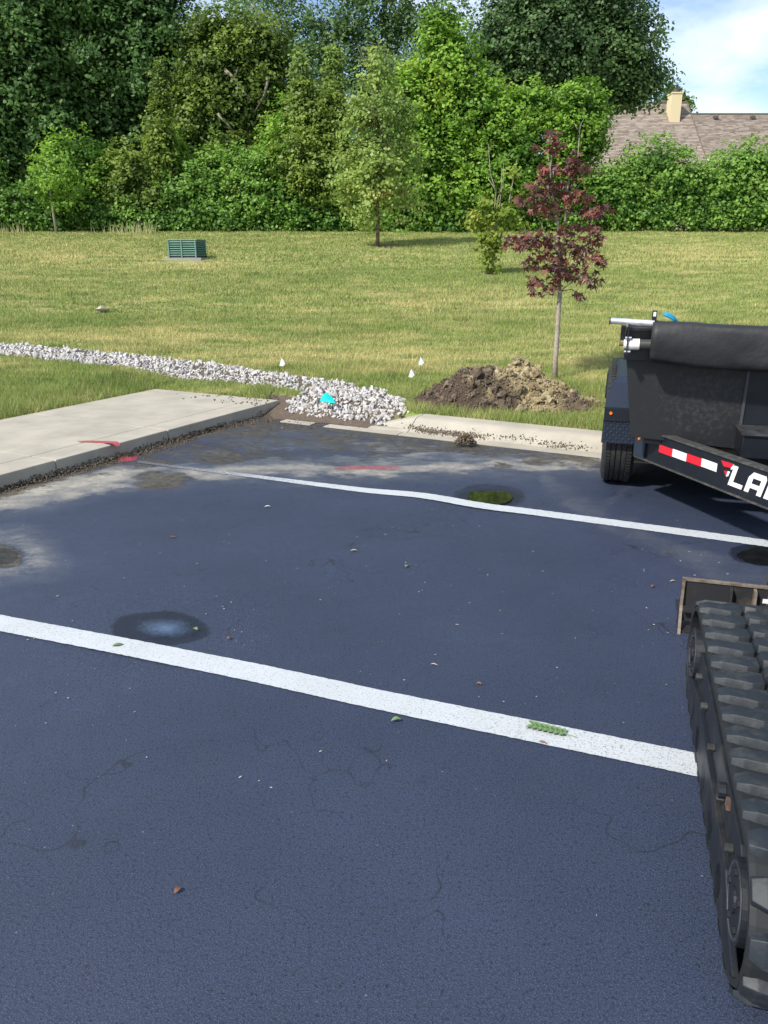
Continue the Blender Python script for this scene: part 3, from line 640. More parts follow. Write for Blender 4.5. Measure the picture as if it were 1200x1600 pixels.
def clayf(x, y): return np.clip((x+.36-.15*(y < .1)+(fbm(x*5, y*5, 12)-.47)*1.5)/.22, 0, 1)*np.clip(1-np.clip((x-.35)/.3, 0, 1)*np.clip((.12-y)/.2, 0, 1)*.8, 0, 1)*np.clip(1-2*np.exp(-(((x+.05)/.14)**2+((y+.28)/.13)**2)), 0, 1)
npmesh('soil_mound', np.stack([X, Y, Z], -1), Fq, M_PILE, pile, {'clay': ('POINT', clayf(X, Y))}, smooth=True)
def rough_clod(seed):
    r = random.Random(seed); bm = bmesh.new(); bmesh.ops.create_icosphere(bm, subdivisions=2, radius=1)
    for v in bm.verts: v.co *= r.uniform(.6, 1.3)
    me = bpy.data.meshes.new('clod'); bm.to_mesh(me); bm.free(); return me
cl = {}
for nm, m in (('c', M_CLAY), ('d', M_DARKSOIL)):
    cl[nm] = []
    for s in range(7): me = rough_clod(s+(50 if nm == 'd' else 0)); me.materials.append(m); cl[nm].append(me)
sm = {'c': [], 'd': []}; nclod = 0
for i in range(5200):
    x = random.gauss(.0, .60); y = random.gauss(.08, .34)
    h_ = float(pz(x, y))
    if h_ < .01 and random.random() < .93 or y < -.5 or abs(x) > 1.15: continue
    c_ = 'c' if float(clayf(x, y)) > random.uniform(.25, .75) else 'd'
    z = h_+float(th(PC.x+x, PC.y+y))-PC.z
    if i < 420 and nclod < 230:
        r = random.uniform(.02, .048)*(1.0 if random.random() < .85 else 1.5); nclod += 1
        o = bpy.data.objects.new('clod', random.choice(cl[c_])); S.collection.objects.link(o); o.parent = pile; o.location = (x, y, z+r*.2); o.scale = (r, r*random.uniform(.7, 1), r*random.uniform(.6, .9)); o.rotation_euler = rr()
    else:
        r = random.uniform(.006, .024); sm[c_].append(((x, y, z+r*.3), (r, r*.8, r*.7), rr()))
tag(merged('clay_crumbs', sm['c'], M_CLAY, pile), kind='stuff'); tag(merged('soil_crumbs', sm['d'], M_DARKSOIL, pile), kind='stuff')
# separate clod of sod on the kerb, debris lines
sod = []
c0 = up(727, 684, .08)
for i in range(420):
    a = max(-.1, min(.1, random.gauss(0, .048))); b = random.gauss(0, .03); r = random.uniform(.006, .018); sod.append(((c0.x+a, c0.y+b, .03+random.random()*.095*math.exp(-(a*a*1.2+b*b)*150)), (r, r*.8, r*.8), rr()))
tag(merged('sod_lump', sod, M_DARKSOIL), kind='stuff'); tag(bpy.data.objects['sod_lump'], 'dark matted lump of root soil sitting on the face of the kerb', 'soil lump')
deb = []
for i in range(4200):
    a = -random.random()**.8*6.2; wd = .03+.10*abs(float(vn(a*2.2, 1, 5)))
    s = -abs(random.gauss(0, wd)); p = sk(a, s); r = random.uniform(.003, .013)
    deb.append(((p.x, p.y, max(.002, .05*math.exp(s*16)*random.random()*float(vn(a*3, 3, 8)+.5))), (r, r, r*.7), rr()))
tag(merged('slab_foot_crumbs', deb, M_DARKSOIL), 'crumbs of dark soil and turf banked along the foot of the concrete slab', 'soil crumbs', kind='stuff')
deb = []
for i in range(2600):
    a = .25+random.random()*2.0 if random.random() < .85 else random.random()*2.4; s = random.gauss(.355-.03*max(0, math.sin(a*5)), .022); r = random.uniform(.003, .012); dens = float(vn(a*3, 7, 2))
    if random.random() > dens*1.3-.3: continue
    z = np.interp(s, [.21, .36, .4], [.115, .03, .014]); p = kk(a, s, z+r*.4); deb.append((tuple(p), (r, r, r*.8), rr()))
tag(merged('kerb_crumbs', deb, M_DARKSOIL), 'line of dark soil crumbs lying along the sloped face of the kerb', 'soil crumbs', kind='stuff')
deb = []
for i in range(900):
    q = up(random.uniform(415, 600), random.gauss(655, 7), 0)
    if s_kerb(q.x, q.y) > .1: continue
    r = random.uniform(.004, .016); deb.append(((q.x, q.y, .004), (r, r, r*.6), rr()))
for i in range(160):
    q = sk(random.uniform(-.45, .25), random.gauss(.3, .35)); r = random.uniform(.006, .02); deb.append(((q.x, q.y, .122 if s_slab(q.x, q.y) > 0 else .01), (r, r, r*.5), rr()))
tag(merged('throat_crumbs', deb, M_DARKSOIL), 'scattered soil crumbs on the pavement between slab end and rocks', 'soil crumbs', kind='stuff')
# soil bank in the throat, under the rocks
X, Y, Fq = gridmesh(np.arange(-1.75, .6, .04), np.arange(7.3, 9.4, .04)); s = s_kerb(X, Y); sl = s_slab(X, Y)
Z = np.clip((s+.42)/.5, 0, 1)*.10-.012+.02*(vn(X*12, Y*12, 4)-.5); Z = np.where((s > .32), -.05, Z)
fx, fy = X[Fq].mean(1), Y[Fq].mean(1); kq = (s_kerb(fx, fy) > -.45) & (s_kerb(fx, fy) < .4) & (fx < .12) & (s_slab(fx, fy) < .15)
tag(npmesh('drain_soil', np.stack([X, Y, Z], -1), Fq[kq], M_DARKSOIL, smooth=True), kind='structure')

# ---------------------------------------------------------------- small leaves and litter on the pavement
M_GL = mat('fallen_green_leaf', (.10, .18, .065), .55, noise=(60, (.16, .25, .11), .4, .7)); M_BL = mat('fallen_brown_leaf', (.20, .075, .035), .6, noise=(60, (.1, .05, .03), .4, .6)); M_TAN = mat('dry_tan_leaf', (.33, .27, .17), .7)
def leaf_mesh(l, w, fold=.25):
    V = []; n = 7
    for i in range(n+1):
        t = i/n; ww = w*math.sin(math.pi*min(1, t*1.02))**.8*.5; V += [(t*l-l/2, -ww, fold*ww+.006*math.sin(t*3)), (t*l-l/2, 0, .004*math.sin(t*3)), (t*l-l/2, ww, fold*ww+.006*math.sin(t*3))]
    Fs = [(i*3+k, i*3+k+1, (i+1)*3+k+1, (i+1)*3+k) for i in range(n) for k in (0, 1)]
    return MB().add(V, Fs)
def gleaf(px, py, l, w, rz, m, label, z=.006, cat='leaf', fold=.25):
    o = leaf_mesh(l, w, fold).build('leaf', m); p = up(px, py); o.location = (p.x, p.y, z); o.rotation_euler = (0, 0, rz); return tag(o, label, cat)
gleaf(184, 1010, .05, .022, .35, M_GL, 'green leaf flat on the near white line, left end', .007, fold=.02)
gleaf(305, 986, .032, .022, -.6, M_GL, 'small green leaf on the rim of the blue puddle', .008)
gleaf(635, 886, .035, .02, 1.2, M_GL, 'small green leaf on bare pavement between the two lines')
gleaf(619, 1128, .04, .02, .2, M_GL, 'curled green leaf just below the near white line', .007, fold=.5)
gleaf(270, 841, .045, .012, 0, M_BL, 'brown reddish leaf stalk on pavement far left')
gleaf(358, 999, .022, .016, .8, M_BL, 'tiny curled brown leaf right of the blue puddle')
gleaf(278, 1394, .026, .014, 1.0, M_BL, 'brown leaf alone on the nearest pavement, lowest of all')
gleaf(748, 1071, .026, .015, -.5, M_BL, 'brown leaf just above the near white line')
gleaf(678, 1041, .035, .008, -.4, M_TAN, 'thin tan husk on the pavement above the near line')
gleaf(848, 1163, .035, .010, -.6, M_BL, 'brown husk under the leafy sprig on the line')
gleaf(1020, 918, .022, .018, .5, M_BL, 'reddish brown leaf near the bucket')
gleaf(1051, 910, .035, .01, .1, M_TAN, 'thin tan chip beside the bucket corner')
gleaf(553, 862, .045, .015, .1, M_TAN, 'dry tan leaf fragment in the middle of the bay')
gleaf(418, 793, .045, .014, .2, mat('white_chip', (.6, .6, .58), .7), 'white flake just in front of the farther line', cat='flake')
sp0 = up(865, 1145); sprig = empty('leafy_sprig', (sp0.x, sp0.y, .007), -.42, 'green compound leaf sprig lying across the near white line', 'leaf')
MB().tube([(-.08, .0, 0), (0, .004, .002), (.085, -.004, 0)], .0012, 5).build('stalk', M_GL, sprig)
for i in range(7):
    for s in (-1, 1):
        o = leaf_mesh(.046-.002*i if i < 6 else .03, .019, .12).build('leaflet', M_GL, sprig); a = s*(rad(38)); x = -.065+i*.019
        l = .02; o.location = (x-math.cos(a)*l, math.sin(a)*l*1.0, .002); o.rotation_euler = (0, random.uniform(-.1, .1), math.pi-a)
chips = []
for i in range(170):
    q = up(random.uniform(0, 1150), 770+abs(random.gauss(0, 1))*210, 0)
    if q.y > 6.5: continue
    r = random.uniform(.0018, .0055); chips.append(((q.x, q.y, .003), (r*random.uniform(1, 2.5), r, r*.4), (0, 0, random.random()*6)))
tag(merged('pale_chips', chips, mat('pale_chip', (.34, .33, .32), .8)), 'tiny pale leaf flakes and grit scattered on the pavement', 'grit', kind='stuff')

# ---------------------------------------------------------------- foliage
NLEAF = 0
CORE = .5
def leaves(name, clumps, parent, m, leaf, per, cr_, seed, updir=.5, origin=(0, 0, 0), tb=0.):
    """clumps: array (n,7) centre, outward dir, tint"""
    r = np.random.default_rng(seed); c_ = np.repeat(clumps, per, axis=0); n = len(c_)
    P = c_[:, :3]+r.normal(0, 1, (n, 3))*cr_*np.array([1, 1, .65])*r.uniform(.4, 1, (n, 1))
    nd = c_[:, 3:6]*.55+np.array([0, 0, updir])+r.normal(0, .42, (n, 3)); nd /= np.linalg.norm(nd, axis=1)[:, None]+1e-9
    q = r.normal(0, 1, (n, 3))+np.array([0, 0, -.5]); a = np.cross(nd, q); a /= np.linalg.norm(a, axis=1)[:, None]+1e-9; b = np.cross(nd, a)
    L_ = leaf*r.uniform(.6, 1.25, (n, 1)); a = a*L_/2; b = b*L_*.36
    V = np.stack([P+a, P+b-a*.1, P-a, P-b-a*.1], 1)-np.array(origin)
    t = np.clip(c_[:, 6]+r.normal(0, .13, n)+tb, 0, 1); global NLEAF; NLEAF += n
    return npmesh(name, V.reshape(-1, 3), np.arange(n*4).reshape(-1, 4), m, parent, {'tint': ('FACE', t)})
def lobe_clumps(lobes, cpm, seed, cr_=.3, core=0):
    r = np.random.default_rng(seed); out = []
    for (c_, rad_, dn) in lobes:
        rx, ry, rz = rad_; n = int(4*math.pi*((rx*ry+rx*rz+ry*rz)/3)*cpm*dn)
        u = r.normal(0, 1, (n, 3)); u /= np.linalg.norm(u, axis=1)[:, None]
        back = (u[:, 1] > .35) & (r.random(n) < .65); u = u[~back]; n = len(u)
        th_ = np.arctan2(u[:, 0], -u[:, 1]); lump = 1+.75*(fbm(th_*2.3+7, u[:, 2]*3.2+3, seed)-.47)+.26*(vn(th_*6, u[:, 2]*8, seed+3)-.5)
        f = np.where(r.random(n) < .68, r.uniform(.86, 1.04, n), r.uniform(.45, .9, n))*lump
        P = np.array(c_)+u*f[:, None]*np.array([rx, ry, rz])
        lobt = r.uniform(-.12, .12)
        t = .55+lobt+.9*(fbm(P[:, 0]*1.1+40, P[:, 2]*1.4+40, seed+9)-.47)*1.6+r.normal(0, .07, n)
        out.append(np.column_stack([P, u, t]))
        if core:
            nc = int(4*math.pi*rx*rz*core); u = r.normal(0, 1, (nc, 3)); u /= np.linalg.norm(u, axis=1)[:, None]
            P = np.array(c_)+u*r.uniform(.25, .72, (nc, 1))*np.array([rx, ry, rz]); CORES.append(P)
    return np.concatenate(out)
CORES = []
def lobe(px, py, rx, ry, Y, dn=1, dy=None):
    c_ = at(px, py, Y); s = Y/1.06/F; k = dy if dy else min(rx, ry)*s*.9
    return (tuple(c_), (rx*s, k, ry*s), dn)
def wood(name, parent, base, tops, r0, m=M_BARK, seed=1):
    r = random.Random(seed); mb = MB(); base = Vector(base)
    for i, tp in enumerate(tops):
        tp = Vector(tp); st = base if i == 0 else base.lerp(Vector(tops[0]), r.uniform(.35, .6)); n = 6; pts = []
        for k in range(n+1):
            p = st.lerp(tp, k/n); w_ = (tp-st).length*.04*math.sin(math.pi*k/n); pts.append(p+Vector((r.uniform(-w_, w_), r.uniform(-w_, w_), 0)))
        ra = r0*(1 if i == 0 else .5); mb.tube(pts, [ra*(1-.8*k/n) for k in range(n+1)], 7)
    return mb.build(name, m, parent, smooth=True)
def tree(name, label, cat, lobes, m, leaf=.13, cpm=7, per=16, cr_=.28, seed=1, group=None, trunk=.18, tb=0., tpx=None, tops=True, updir=.5):
    cs = [Vector(l[0]) for l in lobes]; bx = sum(c_.x for c_ in cs)/len(cs) if tpx is None else tpx; by = sum(c_.y for c_ in cs)/len(cs)
    base = Vector((bx, by, float(th(bx, by))-.05)) if by < 60 else Vector((bx, by, 3))
    e = empty(name, base, 0, label, cat, group)
    CORES.clear(); cl_ = lobe_clumps(lobes, cpm*1.95, seed, cr_, 0 if lobes[0][2] < .65 else 14)
    cl_ = np.concatenate([cl_]+[np.column_stack([P, np.tile([0, -1., .2], (len(P), 1)), np.full(len(P), .1)]) for P in CORES])  # inner core leaves tinted dark, painting the shade inside the crown
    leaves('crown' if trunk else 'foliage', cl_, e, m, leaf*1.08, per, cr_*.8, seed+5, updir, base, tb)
    if trunk:
        tp = sorted(cs, key=lambda c_: -c_.z); wood('trunk', e, (0, 0, 0), [c_-base for c_ in tp], trunk, seed=seed)
    return e
G1 = 'trees beyond the lawn'; G2 = 'bushes along the back of the lawn'
lb = lobe
tree('tree', 'tall dark tree at the far left corner with a thick upright trunk', 'tree', [lb(30, 90, 105, 120, 35), lb(-60, 160, 100, 130, 35), lb(50, -30, 120, 100, 35), lb(-10, 235, 80, 70, 34.5), lb(80, 190, 60, 60, 34.5, .7)], L_DARK, .17, 4.5, 20, .36, 1, G1, .3, tpx=float(at(50, 20, 35).x), tb=.12)
tree('tree', 'dark green tree standing right of the left corner tree', 'tree', [lb(205, 70, 100, 100, 36), lb(170, 170, 80, 80, 36), lb(215, -50, 72, 90, 36), lb(250, 190, 70, 90, 36), lb(150, 270, 110, 60, 36)], L_DARK, .16, 4.5, 20, .34, 2, G1, .22, tb=.0)
_t3 = tree('tree', 'olive green tree with a bare slanting branch, left of centre', 'tree', [lb(360, 130, 75, 70, 34.5), lb(330, 215, 80, 70, 34.5), lb(405, 95, 55, 60, 34.5), lb(420, 180, 50, 80, 34.5), lb(340, 60, 60, 40, 34.5, .8)], L_MID, .15, 4.8, 18, .3, 3, G1, .2, tb=-.12)
for pts in ([(352, 110), (366, 122), (378, 140), (392, 156)], [(366, 122), (372, 105)], [(340, 178), (352, 190), (366, 207)], [(420, 120), (412, 150), (398, 175)]):
    q = [at(a, b, 33.3)-_t3.location for a, b in pts]; MB().tube(q, [.07*(1-.6*k/(len(q)-1)) for k in range(len(q))], 6).build('bare_branch', M_TWIG, _t3, smooth=True)
tree('tree', 'tall airy tree with sky showing through, behind the olive green tree', 'tree', [lb(395, -10, 50, 60, 42, .6), lb(430, 50, 70, 60, 42, .8), lb(505, 20, 75, 80, 42, .64), lb(480, 110, 80, 70, 42, 1), lb(440, 180, 90, 60, 41, 1)], L_OAK, .17, 3.2, 15, .36, 4, G1, .25, tb=.1)
tree('tree', 'tall airy tree with thin upright stems behind the vine covered mass', 'tree', [lb(600, 10, 75, 70, 42, .64), lb(665, 20, 55, 70, 42, .64), lb(560, 100, 70, 70, 42, 1), lb(640, 100, 80, 70, 42, 1), lb(590, -70, 110, 70, 42, .6), lb(590, 170, 90, 70, 41, 1)], L_OAK, .17, 3.2, 15, .36, 5, G1, .25, tb=.12)
tree('tree', 'big broad dark tree rising left of the house roof', 'tree', [lb(870, 60, 100, 90, 40), lb(960, 70, 65, 60, 40), lb(980, 130, 62, 38, 40), lb(800, 80, 65, 80, 40), lb(890, -60, 110, 80, 40), lb(900, 130, 90, 50, 40), lb(830, 150, 70, 50, 40)], L_OAK, .17, 4.6, 18, .36, 6, G1, .35, tb=.02)
tree('tree', 'small distant tree peeping over the ridge behind the chimney', 'tree', [lb(1066, 165, 14, 16, 62), lb(1050, 150, 12, 18, 62, .6)], L_MID, .2, 4, 14, .4, 7, G1, .15)
for i, (a, b, w_, h_, lab, mt) in enumerate([(252, 150, 13, 60, 'narrow pointed sapling top rising among dark trees at left', L_MID), (470, 125, 13, 50, 'narrow pale sapling top, left one of the close pair', L_PEAR), (523, 120, 14, 55, 'narrow pale sapling top, right one of the close pair', L_PEAR), (497, 190, 45, 60, 'pale green sapling clump below the twin narrow tops', L_MID)]):
    tree('sapling', lab, 'sapling', [lb(a, b, w_, h_, 31.2), lb(a, b+70, w_*1.7, 60, 31.2)], mt, .12, 9, 14, .18, 20+i, None, .05, tb=.02)
# vine-clad central mass
tree('vine_covered_tree', 'tallest vine covered tree with bright green leaves in the centre', 'tree', [lb(700, 105, 50, 55, 32), lb(655, 165, 55, 60, 32), lb(735, 170, 60, 60, 32), lb(690, 50, 26, 38, 32), lb(625, 215, 45, 60, 32), lb(680, 270, 75, 80, 31.8), lb(700, 320, 80, 50, 31.6)], L_VINE, .14, 6.5, 18, .25, 8, G1, .2, tb=.02)
tree('vine_covered_tree', 'wide vine covered tree between the tallest one and the round one', 'tree', [lb(775, 200, 60, 55, 32), lb(800, 260, 55, 70, 31.6), lb(760, 290, 60, 65, 31.5), lb(830, 170, 35, 35, 32), lb(820, 320, 60, 45, 31.5)], L_VINE, .14, 6.5, 18, .25, 9, G1, .18, tb=-.08)
tree('vine_covered_tree', 'round vine covered tree hanging beside the house roof', 'tree', [lb(898, 180, 50, 46, 31.5), lb(915, 215, 34, 46, 31.5), lb(880, 235, 40, 60, 31.3), lb(890, 300, 45, 50, 31.3)], L_VINE, .13, 7.5, 18, .23, 10, G1, .15, tb=-.12)
bsh = [(815, 345, 45, 26, 31.3, 'low ivy covered bush left of the red maple trunk line', L_BUSH, -.05), (880, 340, 50, 30, 31.2, 'low bush directly behind the red maple crown', L_BUSH, -.02), (40, 330, 75, 42, 31.5, 'low leafy bush at the far left behind the small staked tree', L_BUSH, -.05), (115, 270, 62, 55, 32, 'tall loose bush with yellowish leaves at left', L_VINE, -.12), (130, 335, 70, 34, 31.2, 'dense low bush right of the small left tree', L_BUSH, -.08),
       (215, 290, 55, 58, 31.8, 'rounded bush left of the small bright shrub top', L_MID, .05), (262, 225, 24, 34, 32.4, 'small bright shrub top among the left bushes', L_VINE, .1), (225, 340, 60, 30, 31.2, 'low bush behind the green cabinet, left side', L_BUSH, -.1),
       (300, 300, 60, 55, 31.8, 'bushy mass directly behind the green cabinet', L_BUSH, .0), (350, 275, 55, 48, 32, 'loose green bush right of the cabinet', L_BUSH, .08), (330, 338, 70, 32, 31.2, 'low dense bush right of the green cabinet', L_BUSH, .05),
       (405, 300, 58, 62, 31.6, 'leafy bush below the olive green tree', L_BUSH, .05), (455, 240, 48, 75, 32, 'tall bright bush left of the young lawn tree', L_VINE, -.02), (450, 335, 60, 36, 31.2, 'low dark bush left of the young lawn tree', L_BUSH, -.05),
       (520, 290, 55, 75, 31.8, 'tall bush directly left behind the young lawn tree', L_BUSH, .08), (600, 300, 60, 80, 31.9, 'dense bush hidden behind the young lawn tree', L_BUSH, -.08), (545, 340, 60, 30, 31.2, 'low bush at the foot of the young lawn tree', L_BUSH, -.1), (640, 335, 55, 36, 31.2, 'dark low bush right of the young lawn tree', L_BUSH, -.15), (730, 348, 60, 22, 31, 'low ivy bank under the vine covered trees', L_BUSH, .05),
       (955, 305, 45, 52, 31.2, 'hedge bush behind the red maple, left end of the hedge', L_BUSH, .0), (1020, 280, 62, 58, 31.6, 'tallest hedge bush below the roof', L_BUSH, .1), (1000, 330, 60, 34, 31, 'low hedge bush in front of the tallest one', L_BUSH, -.02), (1095, 300, 55, 42, 31.4, 'lower middle hedge bush under the roof', L_BUSH, .02),
       (1160, 280, 60, 58, 31.6, 'tall hedge bush at the right picture edge', L_BUSH, .08), (1120, 332, 70, 32, 31, 'low hedge bush near the right picture edge', L_BUSH, .0), (1200, 325, 60, 36, 31, 'low hedge bush cut off by the right picture edge', L_BUSH, .0), (1255, 290, 60, 62, 31.6, 'hedge bush past the right picture edge', L_BUSH, .0), (-60, 300, 70, 70, 31.6, 'bush past the left picture edge', L_BUSH, -.1)]
for i, (a, b, rx, ry, Y_, lab, mt, tb_) in enumerate(bsh):
    tree('bush', lab, 'bush', [lb(a, b, rx, ry, Y_), lb(a+rx*.4, b+ry*.3, rx*.6, ry*.6, Y_-.3), lb(a-rx*.45, b+ry*.35, rx*.55, ry*.6, Y_-.2)], mt, .13, 6.5, 16, .23, 60+i, G2, 0, tb=tb_)
# young lawn tree
b_ = on_lawn(590, 385); Yb = b_.y
yt = empty('young_tree', b_, 0, 'slender young tree with greyish green crown standing alone on the lawn', 'tree')
lo = [lb(582, 310, 55, 50, Yb), lb(592, 250, 54, 55, Yb), lb(598, 185, 42, 55, Yb), lb(592, 130, 24, 45, Yb), lb(560, 270, 42, 50, Yb, .7), lb(625, 290, 34, 42, Yb, .6), lb(566, 200, 30, 45, Yb, .6)]
leaves('crown', lobe_clumps(lo, 8, 91), yt, L_PEAR, .115, 38, .2, 92, .3, b_, -.12)
tw = MB(); tw.tube([(0, 0, -.05), (.01, 0, .5), (0, 0, 1.5), (.05, 0, 4.2), (.05, 0, 5.6)], [.065, .055, .05, .025, .006], 8)
for i in range(46):
    z = random.uniform(.8, 4.6); a = random.uniform(0, 6.28); l = (1.25 if z < 3 else .75)*random.uniform(.6, 1); tw.tube([(0, 0, z), (math.cos(a)*l*.5, math.sin(a)*l*.5, z+l*.55), (math.cos(a)*l*.8, math.sin(a)*l*.8, z+l*1.25)], [.016, .010, .003], 5)
tw.build('trunk', mat('reddish_bark', (.22, .13, .09), .85, noise=(20, (.12, .08, .06), .4, .6)), yt, smooth=True)
b_ = on_lawn(88, 365); st = empty('small_tree', b_, 0, 'small pale trunked tree in front of the left bushes', 'tree')
leaves('crown', lobe_clumps([lb(82, 290, 42, 32, b_.y), lb(62, 285, 26, 22, b_.y), lb(100, 315, 26, 16, b_.y), lb(90, 262, 20, 16, b_.y)], 7, 93), st, L_VINE, .13, 22, .18, 94, .5, b_, -.15)
MB().tube([(0, 0, -.05), (-.03, 0, 1.2), (-.05, 0, 2.2)], [.045, .04, .02], 8).build('trunk', mat('pale_grey_bark', (.38, .35, .3), .8), st, smooth=True)
# lime maple shrub with bare sticks
b_ = on_lawn(769, 428); ms_ = empty('maple_shrub', b_, 0, 'yellow green maple shrub with bare dead stems on top, behind the red maple', 'shrub')
Yb = b_.y
leaves('foliage', lobe_clumps([lb(770, 405, 13, 25, Yb, 1.2), lb(768, 365, 20, 35, Yb), lb(750, 345, 20, 18, Yb), lb(788, 340, 22, 22, Yb), lb(775, 320, 24, 18, Yb, .7), lb(738, 338, 10, 10, Yb, .7), lb(800, 278, 8, 22, Yb, .8), lb(826, 290, 10, 10, Yb, .8), lb(812, 345, 12, 12, Yb, .7)], 16, 95), ms_, L_LIME, .12, 22, .13, 96, .5, b_, .0)
sx = MB()
for pts in ([(769, 428), (770, 370), (772, 330), (775, 300), (766, 270), (763, 225)], [(769, 428), (772, 360), (778, 310), (786, 290), (787, 255)], [(770, 400), (780, 330), (783, 300), (784, 262)], [(770, 400), (790, 350), (798, 300), (806, 262), (808, 248)], [(772, 380), (760, 330), (748, 310)], [(776, 300), (770, 290), (762, 278)]):
    q = [at(a, b, Yb)-b_ for a, b in pts]; sx.tube(q, [.022*(1-.8*k/(len(q)-1)) for k in range(len(q))], 6)
sx.build('stem', M_TWIG, ms_, smooth=True)
# dry tall weeds at hedge foot
wv = MB()
for i in range(260):
    a = random.gauss(205, 22) if random.random() < .7 else random.gauss(20, 14); p = on_lawn(a, random.uniform(360, 366)); h_ = random.uniform(.15, .5); dx_ = random.uniform(-.12, .12)
    wv.add([(p.x-.012, p.y, p.z), (p.x+.012, p.y, p.z), (p.x+dx_, p.y, p.z+h_)], [(0, 1, 2)])
tag(wv.build('tall_weeds', mat('dry_weeds', (.30, .30, .13), .8)), 'tall pale weeds at the foot of the left bushes', 'weeds', kind='stuff')

# ---------------------------------------------------------------- red maple
b_ = on_lawn(867, 593); Yb = b_.y
rm = empty('red_maple', b_, 0, 'young purple leaved maple with a slim pale trunk behind the dirt pile', 'tree')
def M_(a, b, dy=0): return at(a, b, Yb+dy)-b_
tr = MB(); tr.tube([M_(867, 600), M_(868, 560), M_(871, 520), M_(873, 480), M_(875, 455)], [.036, .032, .029, .028, .027], 10)
tr.build('trunk', mat('pale_maple_bark', (.36, .31, .25), .85, noise=(25, (.25, .21, .17), .4, .65)), rm, smooth=True)
brs = [[(875, 455), (874, 400), (872, 350), (868, 320), (862, 300), (860, 262), (866, 215)], [(874, 430), (880, 380), (884, 330), (886, 300), (892, 265), (903, 245), (905, 215)], [(905, 215), (907, 195), (912, 186)], [(904, 205), (897, 192)], [(874, 440), (890, 400), (900, 385)], [(873, 400), (850, 360), (840, 335)], [(874, 445), (850, 410), (815, 380)], [(875, 455), (895, 440), (925, 405)], [(884, 330), (915, 340), (940, 322)], [(875, 452), (850, 448), (835, 440)], [(873, 390), (905, 362), (932, 352)], [(872, 350), (845, 320), (828, 312)], [(868, 330), (850, 285), (838, 268)], [(886, 310), (905, 290), (915, 262)], [(875, 455), (893, 452), (905, 458)], [(875, 450), (862, 455), (850, 458)], [(862, 290), (856, 240), (842, 228)]]
for i, bp in enumerate(brs):
    dz = 0 if i < 4 else random.uniform(-.25, .25); n = len(bp)
    q = [M_(a, b, dz*k/(n-1)) for k, (a, b) in enumerate(bp)]; r0 = .017 if i < 2 else .006 if i in (2, 3) else .009
    MB().tube(q, [r0*(1-.75*k/(n-1)) for k in range(n)], 6).build('branch', M_TWIG, rm, smooth=True)
def maple_leaf(seed):
    r = random.Random(seed); tips = [(-100, .55), (-48, .85), (0, 1.0), (48, .85), (100, .55)]; pts = []
    for i, (an, l) in enumerate(tips):
        an2 = an+r.uniform(-6, 6); l *= r.uniform(.85, 1.1)
        pts.append((l*.55*math.sin(rad(an2-14)), l*.55*math.cos(rad(an2-14)))); pts.append((l*.5*math.sin(rad(an2)), 0) if 0 else (l*math.sin(rad(an2)), l*math.cos(rad(an2)))); pts.append((l*.55*math.sin(rad(an2+14)), l*.55*math.cos(rad(an2+14))))
        if i < 4: a3 = (an+tips[i+1][0])/2; pts.append((.33*math.sin(rad(a3)), .33*math.cos(rad(a3))))
    V = [(0, -.05, 0)]+[(x, y, -.22*(x*x)-.16*y*abs(y)) for x, y in pts]
    m_ = MB().add(V, [(0, i, i+1) for i in range(1, len(pts))]); me = bpy.data.meshes.new('leaf'); me.from_pydata(m_.v, [], m_.f); return me
def redm(t, b, g):
    L = t.links; oi = N(t, 'ShaderNodeObjectInfo'); ge = N(t, 'ShaderNodeNewGeometry'); ad = N(t, 'ShaderNodeMath', operation='ADD'); fr = N(t, 'ShaderNodeMath', operation='FRACT')
    L.new(oi.outputs['Random'], ad.inputs[0]); L.new(ge.outputs['Random Per Island'], ad.inputs[1]); L.new(ad.outputs[0], fr.inputs[0])
    r = N(t, 'ShaderNodeValToRGB'); e = r.color_ramp.elements; e[0].color = (.090, .046, .050, 1); e[1].color = (.26, .060, .050, 1); q = e.new(.55); q.color = (.165, .072, .060, 1); q = e.new(.85); q.color = (.25, .085, .062, 1)
    L.new(fr.outputs[0], r.inputs[0]); L.new(r.outputs[0], b.inputs['Base Color'])
    tr_ = N(t, 'ShaderNodeBsdfTranslucent'); L.new(r.outputs[0], tr_.inputs[0]); mx_ = N(t, 'ShaderNodeMixShader'); mx_.inputs[0].default_value = .25; L.new(b.outputs[0], mx_.inputs[1]); L.new(tr_.outputs[0], mx_.inputs[2]); L.new(mx_.outputs[0], t.nodes['Material Output'].inputs[0])
M_RL = mat('purple_maple_leaves', rough=.42, spec=.5, build=redm)
mls = [maple_leaf(s) for s in range(8)]
for me in mls: me.materials.append(M_RL)
cls = [(866, 208, 14, 6, 7), (838, 229, 7, 5, 4), (868, 230, 16, 11, 14), (862, 264, 30, 9, 24), (898, 250, 15, 16, 16), (848, 290, 26, 12, 22), (905, 268, 20, 14, 20), (884, 300, 24, 16, 24), (830, 313, 26, 10, 20), (858, 326, 36, 12, 32), (905, 308, 22, 10, 16), (925, 332, 22, 8, 14), (942, 323, 17, 3, 7),
       (850, 372, 50, 14, 44), (812, 378, 26, 10, 22), (905, 362, 38, 14, 34), (932, 375, 13, 12, 12), (872, 392, 46, 14, 40), (918, 400, 26, 14, 26), (940, 408, 8, 8, 8), (850, 412, 36, 12, 26), (878, 424, 30, 14, 30), (862, 442, 22, 10, 16), (833, 440, 16, 9, 10), (905, 430, 28, 10, 18), (852, 458, 12, 6, 7), (902, 462, 12, 4, 5), (828, 458, 8, 4, 3), (930, 440, 12, 8, 7)]
pos = []
